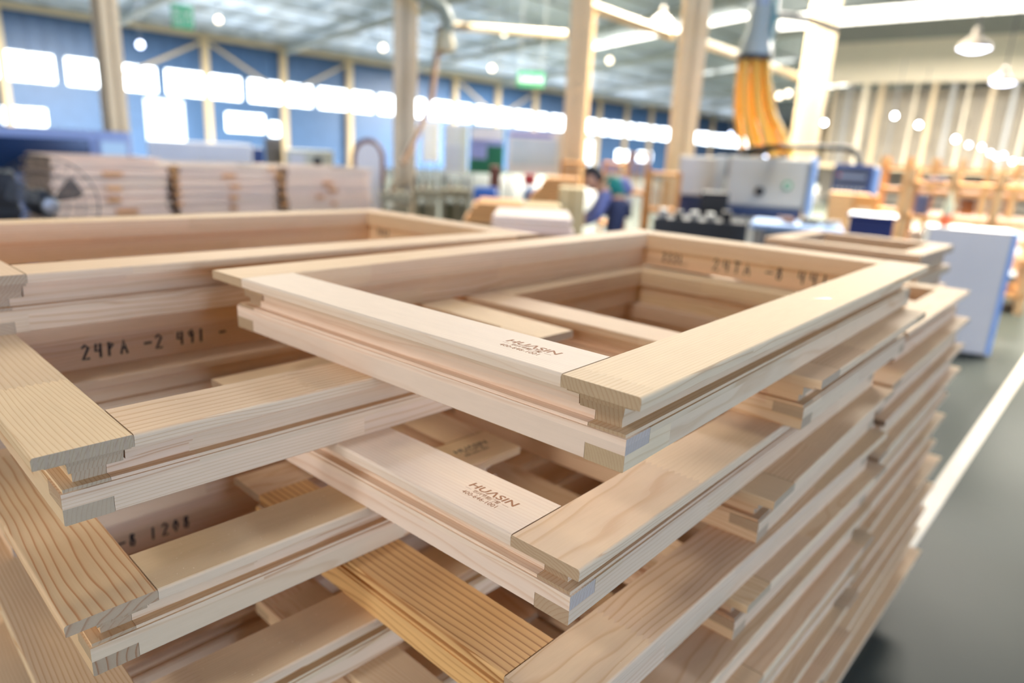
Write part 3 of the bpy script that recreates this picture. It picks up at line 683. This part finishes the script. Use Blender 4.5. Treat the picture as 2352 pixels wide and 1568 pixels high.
# --- grey machining centre with hose bundle, arm and display
a_, rz, w_, h_ = face(1675, 1882, 362, 9.0, 'C')
zb = at(1780, 478, 9.0).z
root = tag(empty('machining_centre', a_, rz), 'large grey-white machining centre housing with black port and green mark', 'machine')
MB().bev(0, w_ * .93, 0, .9, zb, h_, .03).build('housing', mat('housing_grey', (190, 188, 178), .5, noise=.02), root)
MB().bev(w_ * .93, w_, -.03, .5, zb - .08, h_ + .02, .02).build('side_cover', LBLUE, root)
MB().bev(0, w_ * .9, .06, .8, .0, zb - .12, .02).build('base', mat('base_grey', (92, 94, 96), .5), root)
MB().bev(-.02, w_ * .9, -.01, .1, zb - .12, zb - .001, .01).build('rail_beam', mat('beam_blue', (50, 66, 100), .4), root)
for k in range(4): MB().bev(w_ * (.02 + .1 * k), w_ * (.02 + .1 * k) + .07, .0, .06, zb - .5, zb - .125, .005).build('bellows_plate', mat('plate_cream', (206, 200, 178), .5), root)
MB().lathe([(.055, 0), (.055, .03), (.04, .04)], 20, Matrix.Translation((w_ * .40, 0, zb + (h_ - zb) * .32)) @ Matrix.Rotation(math.pi / 2, 4, 'X')).build('port', BLACK, root)
MB().lathe([(.055, 0), (.055, .006)], 20, Matrix.Translation((w_ * .70, 0, zb + (h_ - zb) * .46)) @ Matrix.Rotation(math.pi / 2, 4, 'X')).build('emblem', mat('emblem_green', (40, 150, 96), .4), root)
MB().bev(w_ * .675, w_ * .725, -.012, -.006, zb + (h_ - zb) * .42, zb + (h_ - zb) * .50, .001).build('emblem', WHITE, root)
a_, rz, w_, h_ = face(1562, 1668, 360, 9.4, 'C'); zb2 = at(1610, 450, 9.4).z
root = tag(empty('machine_cabinet', a_, rz), 'pale grey machine cabinet left of the machining centre housing', 'cabinet')
MB().bev(0, w_, 0, .7, zb2, h_, .02).build('body', GREY, root); MB().bev(w_ * .8, w_ + .02, -.02, .1, zb2, h_ + .02, .01).build('edge_cover', mat('cover_pale', (206, 218, 226), .4), root)
MB().bev(.02, w_ - .02, .05, .65, 0, zb2, .01).build('base', mat('beam_blue', (50, 66, 100), .4), root)
unit('drive_unit', 'tall black drive unit standing in front of the machining centre', 'machine', 1612, 1676, 442, 7.95, .4, BLACK)
r_, w_, h = unit('machine_bed', 'low black machine bed under the grey cabinet', 'machine', 1500, 1720, 506, 7.2, .5, DGREY)
for k in range(5): MB().bev(w_ * (.05 + .17 * k), w_ * (.14 + .17 * k), .04, .3, h, h + R.uniform(.03, .1), .006).build('fixture', (STL, BLACK, STL)[k % 3], r_)
# extraction duct and hoses
r0 = 9.4; pc = at(1732, 134, r0); ptop = at(1745, -40, r0)
root = tag(empty('extraction_duct', (pc.x, pc.y, pc.z)), 'grey extraction duct cone with teal pipe above the machining centre', 'duct')
MB().lathe([(.20, 0), (.21, .03), (.15, .26), (.13, .30), (.13, .55), (.11, .58)], 24).build('cone', PTEAL, root)
MB().lathe([(.205, -.02), (.215, -.02), (.215, .03), (.205, .03)], 24).build('collar', DGREY, root)
MB().tube([(0, 0, .55), (.0, 0, 1.2), (.02, .0, 3.2)], .11, 14).build('pipe', mat('duct_steel', (160, 172, 184), .35, metal=.3), root)
MB().tube([(.17, 0, -.0), (.17, 0, 3.2)], .04, 8).build('teal_pipe', mat('pipe_teal', (70, 140, 146), .4), root)
MB().tube([(.1, 0, .5), (.7, .3, .52), (1.1, .4, .44)], .045, 8).build('bracket', STL, root)
root = tag(empty('hose_bundle', (pc.x, pc.y, pc.z)), 'bundle of fat yellow suction hoses hanging from the grey duct cone', 'hoses')
ed = Vector((math.cos(-math.atan2(pc.x, pc.y)), math.sin(-math.atan2(pc.x, pc.y)), 0))
for k in range(6):
    o_ = -.15 + k * .058; bot = at(1708 + k * 22, 352 + (k % 2) * 8, r0) - pc; dy = (.09, -.06, .06, -.09, .03, -.03)[k]
    nrm = Vector((-ed.y, ed.x, 0))
    p0_ = ed * o_ + nrm * dy; mid = at(1694 + k * 15, 235 + k * 2, r0) - pc + nrm * dy; m3 = at(1700 + k * 19, 305, r0) - pc + nrm * dy
    pts = []
    P4 = [p0_, mid, m3, bot + nrm * dy]
    for i in range(3):
        A0 = P4[max(i - 1, 0)]; A1 = P4[i]; A2 = P4[i + 1]; A3 = P4[min(i + 2, 3)]
        for t in range(8):
            t /= 8; pts.append(.5 * ((2 * A1) + (-A0 + A2) * t + (2 * A0 - 5 * A1 + 4 * A2 - A3) * t * t + (-A0 + 3 * A1 - 3 * A2 + A3) * t ** 3))
    pts.append(P4[3]); rr = [.043 + (.003 if i % 2 else 0) for i in range(len(pts))]
    MB().tube(pts, rr, 10).build('hose', YEL, root)
MB().tube([ed * .12, at(1772, 200, r0) - pc, at(1792, 320, r0) - pc], .014, 8).build('thin_hose', mat('hose_orange', (206, 150, 86), .5), root)
# swivel arm and display
root = tag(empty('control_display', at(1960, 440, 8.2)), 'blue framed control display hanging from a black swivel arm', 'control panel'); og = Vector(root.location)
MB().tube([at(1706, 352, 9.3) - og, at(1730, 346, 9.2) - og, at(1790, 337, 9.0) - og, at(1880, 338, 8.6) - og, at(1940, 340, 8.4) - og, at(1960, 346, 8.3) - og, at(1970, 358, 8.25) - og, at(1973, 380, 8.2) - og], [.07, .055, .035, .032, .032, .032, .032, .032], 10).build('arm', BLACK, root)
a_, rz, w_, h_ = face(1918, 2026, 378, 8.15, 'C'); z1 = at(1970, 442, 8.15).z
Mx = Matrix.Translation(Vector((a_.x, a_.y, 0)) - og) @ Matrix.Rotation(rz, 4, 'Z')
MB().bev(0, w_ * .86, 0, .1, z1, h_, .012, Mx).build('case', mat('case_blue', (44, 70, 128), .4), root)
MB().bev(w_ * .86, w_, .0, .1, z1 - .02, h_ - .02, .012, Mx).build('side_cover', LBLUE, root)
s_ = MB().box(w_ * .05, w_ * .80, -.006, 0, z1 + .05, h_ - .03, Mx).build('screen', mat('screen_grey', (70, 78, 96), .2), root)
MB().box(w_ * .12, w_ * .70, -.009, -.006, z1 + .14, h_ - .11, Mx).build('screen_banner', mat('banner_grey', (150, 156, 170), .3), s_)
MB().box(w_ * .10, w_ * .17, -.010, -.0065, z1 + .16, h_ - .10, Mx).build('screen_mark', mat('mark_red', (200, 70, 60), .4), s_)
for k in range(7): MB().bev(w_ * (.06 + .1 * k), w_ * (.12 + .1 * k), -.012, -.002, z1 + .015, z1 + .04, .002, Mx).build('key', GREY, root)
# --- wooden crates and racks at the right
unit('wooden_crate', 'light wooden crate left under the blue display', 'crate', 1906, 1962, 443, 9.0, .5, wood('crate_pine', (228, 184, 130), (188, 130, 76), seglen=3))
r_, w_, h = unit('wooden_crate', 'orange wooden crate right under the blue display', 'crate', 1962, 2020, 448, 9.0, .5, ORANGE)
MB().bev(w_ * .2, w_ * .8, -.01, 0, h - .28, h - .14, .003).build('label_plate', mat('plate_light', (226, 206, 170), .6), r_)
def storage_rack(label, pl, pr, pt, r, orient, nbay, shelves, seed):
    a_, rz, w_, h_ = face(pl, pr, pt, r, orient); q = random.Random(seed)
    root = tag(empty('storage_rack', a_, rz), label, 'rack'); pm = mat('rack_timber', (206, 164, 112), .6, noise=.08)
    for k in range(nbay + 1):
        x = w_ * k / nbay
        for y in (0, .7): MB().bev(x - .04, x + .04, y, y + .08, 0, h_, .006).build('post', pm, root)
    zs = [h_ * (i + .6) / shelves for i in range(shelves)]
    for z in zs: MB().bev(-.04, w_ + .04, .0, .78, z - .05, z, .006).build('shelf', ORANGE, root)
    return a_, rz, w_, h_, zs, q
CONT = [mat('bundle_cream', (232, 212, 176), .6), mat('bundle_white', (230, 228, 232), .5), mat('bundle_brown', (168, 110, 66), .6), ORANGE, mat('bundle_pink', (226, 180, 150), .6), mat('bundle_blue', (110, 120, 150), .5)]
CN = ['cream', 'white', 'brown', 'orange', 'pinkish', 'blue-grey']
nb = 0
for lab, pl, pr, pt, r, orient, nbay, sh, seed in (('tall timber rack nearest the white cabinet, loaded with parts', 2098, 2420, 392, 8.6, 'C', 3, 4, 1), ('long timber storage rack behind the blue display', 2030, 2420, 366, 11.5, 'C', 6, 5, 2)):
    a_, rz, w_, h_, zs, q = storage_rack(lab, pl, pr, pt, r, orient, nbay, sh, seed)
    for i, z in enumerate(zs[1:]):
        top = zs[i + 2] if i + 2 < len(zs) else h_; x = .06
        while x < w_ - .3:
            bw_ = q.uniform(.12, .4); k = q.randrange(6)
            if any(abs((x + bw_ / 2) - w_ * j / nbay) < bw_ / 2 + .05 for j in range(nbay + 1)): x += .07; continue
            m = MB(); hh = min(q.uniform(.12, .3), top - z - .09); nn = q.randint(2, 5)
            for j in range(nn): m.box(.01 * j % .02, bw_, .0, .5, hh * j / nn, hh * (j + .8) / nn)
            for xx in (bw_ * .2, bw_ * .75): m.box(xx, xx + .02, -.004, .504, -.0, hh * .96)
            o = m.build('parts_bundle', CONT[k], loc=a_ + Vector((math.cos(rz), math.sin(rz), 0)) * x + Vector((-math.sin(rz), math.cos(rz), 0)) * .12 + Vector((0, 0, z)), rot=(0, 0, rz))
            tag(o, '%s parts bundle on the %s' % (CN[k], 'timber rack behind the white cabinet' if seed == 1 else 'long rack behind the blue display'), 'bundle', '%s bundles on the %s rack' % (CN[k], 'nearer' if seed == 1 else 'long'))
            x += bw_ + q.uniform(.02, .2)
# --- blue bin, work table with clutter
unit('bin', 'dark blue bin behind the far frames of the pile', 'bin', 1952, 2056, 502, 5.6, .45, mat('bin_blue', (22, 40, 92), .5), top=mat('bin_rim', (30, 52, 110), .4))
a_, rz, w_, h_ = face(1722, 1940, 520, 6.3, 'C')
root = tag(empty('work_table', a_, rz), 'pale blue topped work table left of the dark blue bin', 'table')
MB().bev(0, w_, 0, .7, h_ - .05, h_, .01).build('table_top', LBLUE, root)
for x in (.03, w_ - .09):
    for y in (.04, .6): MB().bev(x, x + .06, y, y + .06, 0, h_ - .05, .004).build('leg', STL, root)
for k, (x, lab, m_) in enumerate(((.66, 'dark hand tool lying on the pale blue work table', BLACK), (.88, 'steel clamp block lying on the pale blue work table', STL), (.40, 'brown offcut lying on the pale blue work table', BROWN))):
    p = a_ + Vector((math.cos(rz), math.sin(rz), 0)) * w_ * x + Vector((-math.sin(rz), math.cos(rz), 0)) * .3
    m = MB(); m.bev(-.09, .06, -.03, .03, 0, .05, .01); m.tube([(.05, 0, .03), (.16, .02, .03)], .016, 8)
    tag(m.build('hand_tool' if k == 0 else 'clamp_block' if k == 1 else 'offcut', m_, loc=(p.x, p.y, h_), rot=(0, 0, rz + k)), lab, 'tool' if k < 2 else 'offcut')
# --- white cabinet beside the walkway with a bottle on top
a_, rz, w_, h_ = face(2135, 2330, 532, 6.2, -.42)
root = tag(empty('white_cabinet', a_, rz), 'plain white cabinet with pale blue edge standing beside the walkway', 'cabinet')
h_ = at(2230, 527, 6.2).z
MB().bev(0, w_, 0, .03, .03, h_, .006).build('front_panel', mat('cabinet_white', (226, 215, 200), .45, noise=.015), root)
MB().bev(w_, w_ + .035, -.005, .42, .03, h_, .006).build('side_edge', LBLUE, root)
MB().bev(.005, w_, .03, .42, .03, h_ - .005, .004).build('body', GREY, root)
for x in (.05, w_ - .1):
    for y in (.04, .34): MB().bev(x, x + .05, y, y + .05, 0, .03, .003).build('foot', BLACK, root)
pb = at(2168, 526, 6.4)
root = tag(empty('glue_bottle', (pb.x, pb.y, h_)), 'small pale bottle with orange base on top of the white cabinet', 'bottle')
BS = Matrix.Scale(1.5, 4)
MB().lathe([(.028, 0), (.03, .01), (.03, .05), (.026, .055)], 18, BS).build('base', mat('bottle_orange', (230, 110, 60), .4), root)
MB().lathe([(.024, .05), (.024, .11), (.012, .13), (.009, .16), (.004, .17)], 18, BS).build('body', mat('bottle_pale', (226, 222, 180), .35), root)
# --- frames leaning low behind the pile at right
def far_frame(label, pxl, pxr, pyt, r, rz, wd, lv):
    a_, rz_, w_, h_ = face(pxl, pxr, pyt, r, rz)
    me = ring(w_, wd, .078, PINE)
    for k in range(lv):
        o = bpy.data.objects.new('timber_window', me); C.objects.link(o); o.location = (a_.x + R.uniform(-.01, .01), a_.y, h_ - .078 * (k + 1)); o.rotation_euler = (0, 0, rz_)
        tag(o, ORD[k] + ' ' + label, 'window frame', label if k else None, 'thing')
    return a_, h_ - .078 * lv, w_
a_, hb, wt = far_frame('frame from the top of the small second pile at far right', 1752, 2118, 565, 2.75, 'A', .55, 6)
tag(MB().bev(.04, wt - .06, .05, .5, 0, hb - .001, .01).build('trolley', mat('trolley_grey', (90, 92, 92), .5), loc=a_, rot=(0, 0, BROT - math.pi / 2)), 'grey trolley block under the small second pile of frames', 'trolley')

# --- hanging signs, lamps, ducts
def hang_sign(label, pxl, pxr, pyt, pyb, r, body, green):
    a_, rz, w_, h_ = face(pxl, pxr, pyt, r); zb = at((pxl + pxr) / 2, pyb, r).z
    root = tag(empty('hanging_sign', (a_.x, a_.y, zb), rz), label, 'sign')
    p_ = MB().bev(0, w_, -.02, .02, 0, h_ - zb, .008).build('panel', green, root)
    o = text_mesh('lettering', body, (h_ - zb) * .42, TEXTW, .002, line=.9); o.parent = p_; o.rotation_euler = (math.pi / 2, 0, 0)
    o.location = (w_ / 2, -.023, (h_ - zb) * (.52 if '\n' in body else .34))
    for x in (.08 * w_, .92 * w_): MB().tube([(x, 0, h_ - zb), (x, 0, h_ - zb + 2.5)], .006, 6).build('wire', STL, root)
hang_sign('green hanging sign high at the left above the window band', 391, 441, 10, 66, 14, '\u5b89\u5168\n\u51fa\u53e3', mat('sign_green_lightened', (30, 176, 122), .5, noise=.02))  # green lightened in the colour to make up for weak light here
hang_sign('green hanging sign between the two middle cream columns', 1189, 1251, 165, 200, 16, '\u7ec4\u88c5\u533a\u57df', mat('sign_green_darkened', (6, 112, 76), .5, noise=.02))  # same sign green, darkened in the colour against the stronger light here
LG = mat('lamp_glow', (226, 230, 255), emit=9); LW = mat('lamp_warm', (255, 236, 206), emit=7); LS = mat('lamp_spot', (240, 246, 255), emit=38); LD = mat('lamp_dim', (214, 226, 255), emit=9)
def pendant(px, py, r, wpx, warm=False):
    p = at(px, py, r); R_ = wpx / FPX * r / 2
    root = tag(empty('pendant_lamp', p), 'bell shaped pendant lamp glowing under the roof %s' % PEND.pop(0), 'lamp')
    MB().lathe([(R_, 0), (R_ * .9, R_ * .25), (R_ * .45, R_ * .6), (R_ * .25, R_ * .75), (R_ * .22, R_ * 1.2), (R_ * .1, R_ * 1.3)], 22).build('shade', mat('lamp_shade', (150, 140, 126), .4), root)
    MB().lathe([(.001, -R_ * .25), (R_ * .5, -R_ * .2), (R_ * .94, 0), (R_ * .9, R_ * .02)], 22).build('bulb', LW if warm else LG, root)
    MB().tube([(0, 0, R_ * 1.25), (0, 0, R_ * 1.25 + 3)], .012, 6).build('cord', DGREY, root)
PEND = ['at the upper right over the beige wall', 'near the right edge below the beige wall', 'next to the fourth cream column', 'beside the third cream column']
pendant(2237, 112, 14, 56); pendant(2303, 190, 17, 42); pendant(1878, 196, 15.5, 36); pendant(1520, 56, 12.6, 52)
def bulb(px, py, r, d, m, label, group):
    p = at(px, py, r); root = tag(empty('bulb_lamp', p), label, 'lamp', group)
    MB().lathe([(d * .1, d * .55), (d * .3, d * .45), (d * .5, 0), (d * .36, -d * .36), (.002, -d * .5)], 16).build('bulb', m, root)
    MB().lathe([(d * .16, d * .5), (d * .16, d * .9), (d * .05, d * 1.0)], 12).build('socket', DGREY, root)
    MB().tube([(0, 0, d * .95), (0, 0, d + 1.2)], .008, 5).build('cord', DGREY, root)
for px, py in ((1893, 282), (2055, 266), (2110, 287), (2195, 320)): bulb(px, py, 20, .10, LS, 'bright bare lamp over the mezzanine front', 'bright lamps before the mezzanine')
for px, py in ((2225, 333), (2275, 352), (2289, 360), (2305, 357), (2325, 371), (2345, 374), (2195, 396), (1596, 295), (1678, 308), (1716, 346), (1758, 362), (1812, 365), (2255, 338)): bulb(px, py, 21, .10, LD, 'faint small lamp in the right background', 'faint lamps in the right background')
for px, py, m_ in ((322, 103, LD), (502, 46, LW), (880, 110, LW), (1158, 76, LW), (1130, 157, LW), (1400, 139, LW), (1350, 108, LS), (1585, 172, LW), (1790, 220, LW), (1810, 215, LW)): bulb(px, py, 22, .17 if m_ != LS else .22, m_, 'small round lamp hanging below the roof in the left and middle background', 'small lamps under the roof')
# curved duct, junction and thin brown pole near the second column
root = tag(empty('suction_arm', at(1010, 110, 9.6)), 'grey curved suction arm with hopper beside the second cream column', 'duct'); og = Vector(root.location)
MB().tube([at(*q) - og for q in ((930, -30, 9.6), (985, 0, 9.6), (1018, 22, 9.6), (1030, 50, 9.6), (1026, 80, 9.6))], .085, 12).build('pipe', mat('pipe_sage', (150, 158, 140), .45), root)
MB().lathe([(.06, .16), (.10, .12), (.14, -.04), (.12, -.10), (.06, -.12)], 18, Matrix.Translation(at(1022, 98, 9.6) - og)).build('hopper', mat('hopper_cream', (206, 196, 160), .5), root)
MB().tube([at(1000, 66, 9.6) - og, at(1078, 60, 9.6) - og], .03, 8).build('bracket', mat('bracket_brown', (120, 96, 70), .5), root)
MB().tube([at(1016, 122, 9.6) - og, at(1004, 122, 9.6) - og, at(990, 230, 9.2) - og, at(958, 310, 8.9) - og, at(925, 376, 8.6) - og], .035, 8).build('hose', mat('hose_tan', (176, 132, 92), .5), root)

# ------------------------------------------------------------------ the worker
def skin_body(name, joints, edges, m, parent, root=0, sub=2):
    me = bpy.data.meshes.new(name); me.from_pydata([j[0] for j in joints], edges, []); me.materials.append(m)
    o = bpy.data.objects.new(name, me); C.objects.link(o); o.parent = parent
    md = o.modifiers.new('skin', 'SKIN'); md.use_smooth_shade = True
    for i, j in enumerate(joints):
        v = me.skin_vertices[0].data[i]; v.radius = j[1] if isinstance(j[1], tuple) else (j[1], j[1]); v.use_root = i == root
    sb = o.modifiers.new('sub', 'SUBSURF'); sb.levels = sub; sb.render_levels = sub
    dg = bpy.context.evaluated_depsgraph_get(); me2 = bpy.data.meshes.new_from_object(o.evaluated_get(dg)); o.modifiers.clear(); o.data = me2; me2.name = name
    me2.polygons.foreach_set('use_smooth', [True] * len(me2.polygons))
    return o
SKIN = mat('skin', (206, 156, 124), .55, noise=.03); HAIR = mat('hair', (26, 22, 22), .6); SHIRT = mat('shirt_teal', (24, 128, 116), .7, noise=.05); SLEEVE = mat('overall_blue', (104, 112, 160), .7, noise=.05); TROU = mat('trousers_navy', (50, 58, 90), .7)
hp = at(1362, 408, 7.4); th = math.atan2(hp.x, hp.y)
# local frame: x to the viewer's right, y away; the worker leans over to the left, working on the cartons
sc_ = 1.0
root = tag(empty('person', (hp.x, hp.y, 0), -th), 'dark haired worker in a teal and blue work jacket, leaning forward over the tan cartons', 'person', kind='thing')
H = Vector((0, 0, hp.z))
XS = lambda q: [((p[0] * .66, p[1], p[2]), r) for p, r in q]
J = XS([((.42, .05, .93), (.11, .10)), ((.38, .04, 1.03), (.11, .09)), ((.30, .03, 1.10), (.12, .09)), ((.20, .02, H.z - .13), (.11, .075)), ((.12, .01, H.z - .11), (.052, .052)), ((.06, 0, H.z - .06), (.05, .05)),
     ((.20, -.19, H.z - .17), .05), ((.12, -.27, H.z - .36), .044), ((-.10, -.22, H.z - .46), .036), ((-.17, -.20, H.z - .47), (.038, .022)),
     ((.22, .21, H.z - .17), .05), ((.10, .30, H.z - .34), .044), ((-.12, .20, H.z - .45), .036), ((-.19, .17, H.z - .46), (.038, .022)),
     ((.43, -.10, .86), .085), ((.36, -.11, .48), .062), ((.42, -.12, .10), .045), ((.32, -.13, .04), (.045, .035)), ((.24, -.13, .03), (.038, .025)),
     ((.43, .16, .86), .085), ((.42, .17, .48), .062), ((.50, .18, .10), .045), ((.40, .18, .04), (.045, .035)), ((.32, .18, .03), (.038, .025))])
E_ = [(0, 1), (1, 2), (2, 3), (3, 4), (4, 5), (3, 6), (6, 7), (7, 8), (8, 9), (3, 10), (10, 11), (11, 12), (12, 13), (0, 14), (14, 15), (15, 16), (16, 17), (17, 18), (0, 19), (19, 20), (20, 21), (21, 22), (22, 23)]
body = skin_body('body', J, E_, SKIN, root)
# head: egg with brow, nose, chin and ears, turned to the left and down
hm = bmesh.new(); bmesh.ops.create_uvsphere(hm, u_segments=28, v_segments=20, radius=1)
for v in hm.verts:
    x, y, z = v.co; f = max(0, -x)
    v.co = Vector((x * .098 * (1 + .10 * (z < -.2) * -f), y * .076 * (1 - .18 * max(0, -z)), z * .122))
    if abs(y) < .25 and -.35 < z < .15 and x < -.8: v.co.x -= .022 * (1 - abs(y) / .25) * (1 - abs(z + .12) / .5)
    if abs(y) < .5 and -.85 < z < -.55 and x < -.3: v.co.x -= .012
    if abs(abs(y) - .42) < .2 and .02 < z < .28 and x < -.75: v.co.x += .007
me = bpy.data.meshes.new('head'); hm.to_mesh(me); hm.free(); me.materials.append(SKIN); me.polygons.foreach_set('use_smooth', [True] * len(me.polygons))
head = bpy.data.objects.new('head', me); C.objects.link(head); head.parent = root; head.location = H + Vector((.0, 0, -.01)); head.rotation_euler = (0, -.35, .35)
em = MB()
for s_ in (-1, 1): em.lathe([(.001, .008), (.008, .005), (.0105, 0), (.008, -.005), (.001, -.008)], 10, Matrix.Translation((-.086, s_ * .030, .012)))
em.build('eyes', mat('eye_dark', (30, 24, 22), .3), head)
for s_ in (-1, 1): MB().lathe([(.004, .012), (.022, .008), (.026, 0), (.018, -.004)], 12, Matrix.Translation((.005, s_ * .074, -.012)) @ Matrix.Rotation(-s_ * 1.4, 4, 'X')).build('ear', SKIN, head)
MB().bev(-.094, -.084, -.022, .022, -.062, -.055, .002).build('mouth', mat('lips', (164, 96, 84), .5), head)
hm = bmesh.new(); bmesh.ops.create_uvsphere(hm, u_segments=28, v_segments=20, radius=1)
bmesh.ops.delete(hm, geom=[v for v in hm.verts if (v.co.z < .25 and v.co.x < -.15) or v.co.z < -.45 or (v.co.x < -.55 and v.co.z < .45)], context='VERTS')
for v in hm.verts: v.co = Vector((v.co.x * .108 + .004, v.co.y * .084, v.co.z * .130 + .006))
me = bpy.data.meshes.new('hair'); hm.to_mesh(me); hm.free(); me.materials.append(HAIR); me.polygons.foreach_set('use_smooth', [True] * len(me.polygons))
o = bpy.data.objects.new('hair', me); C.objects.link(o); o.parent = head; sd_ = o.modifiers.new('solid', 'SOLIDIFY'); sd_.thickness = .014; sd_.offset = 0
# hands: palm with four bent fingers and a thumb
for px_, py_, pz_ in ((-.13, -.195, H.z - .475), (-.14, .165, H.z - .465)):
    hj = [((px_ + .03, py_, pz_), (.030, .016)), ((px_ - .03, py_, pz_ - .005), (.038, .014))]; he = [(0, 1)]
    skin_body('hand', hj, he, SKIN, root, sub=1)
    for k in range(4):
        y = py_ - .028 + k * .0185; l = (.062, .074, .07, .056)[k]
        skin_body('finger', [((px_ - .04, y, pz_ - .004), .010), ((px_ - .05 - l * .5, y, pz_ - .012), .0092), ((px_ - .05 - l * .85, y, pz_ - .036), .0082), ((px_ - .05 - l * .9, y, pz_ - .055), .007)], [(0, 1), (1, 2), (2, 3)], SKIN, root, sub=1)
    skin_body('thumb', [((px_ + .01, py_ - .03, pz_ - .004), .012), ((px_ - .02, py_ - .058, pz_ - .012), .0105), ((px_ - .055, py_ - .062, pz_ - .022), .009)], [(0, 1), (1, 2)], SKIN, root, sub=1)
# jacket over trunk and sleeves, trousers, shoes
g = .016
JJ = [J[i] for i in (0, 1, 2, 3)]
jk = XS([((.43, .05, .90), (.16, .14)), ((.38, .04, 1.02), (.165, .13)), ((.30, .03, 1.10), (.18, .135)), ((.20, .02, H.z - .145), (.165, .115)), ((.13, .012, H.z - .115), (.072, .072))])
skin_body('jacket', jk, [(0, 1), (1, 2), (2, 3), (3, 4)], SHIRT, root)
for q in ((((.24, -.12, H.z - .165), .085), ((.20, -.20, H.z - .18), .08), ((.12, -.27, H.z - .36), .064), ((-.06, -.23, H.z - .445), .050)), (((.26, .14, H.z - .165), .085), ((.22, .22, H.z - .18), .08), ((.10, .30, H.z - .34), .064), ((-.08, .215, H.z - .435), .050))):
    skin_body('sleeve', XS(q), [(0, 1), (1, 2), (2, 3)], SLEEVE, root)
skin_body('back_panel', XS([((.50, .04, .95), (.13, .13)), ((.47, .03, 1.05), (.13, .12)), ((.38, .03, 1.14), (.12, .10))]), [(0, 1), (1, 2)], SLEEVE, root)
tr = XS([((.43, .05, .93), (.155, .135)), ((.43, -.10, .84), .115), ((.36, -.11, .48), .085), ((.42, -.12, .09), .068), ((.43, .16, .84), .115), ((.42, .17, .48), .085), ((.50, .18, .09), .068)])
skin_body('trousers', tr, [(0, 1), (1, 2), (2, 3), (0, 4), (4, 5), (5, 6)], TROU, root)
for x, y in ((.30, -.13), (.38, .18)): skin_body('shoe', [((x * .66 + .10, y, .055), (.05, .05)), ((x * .66, y, .045), (.048, .042)), ((x * .66 - .09, y, .035), (.045, .032))], [(0, 1), (1, 2)], BLACK, root, sub=1)
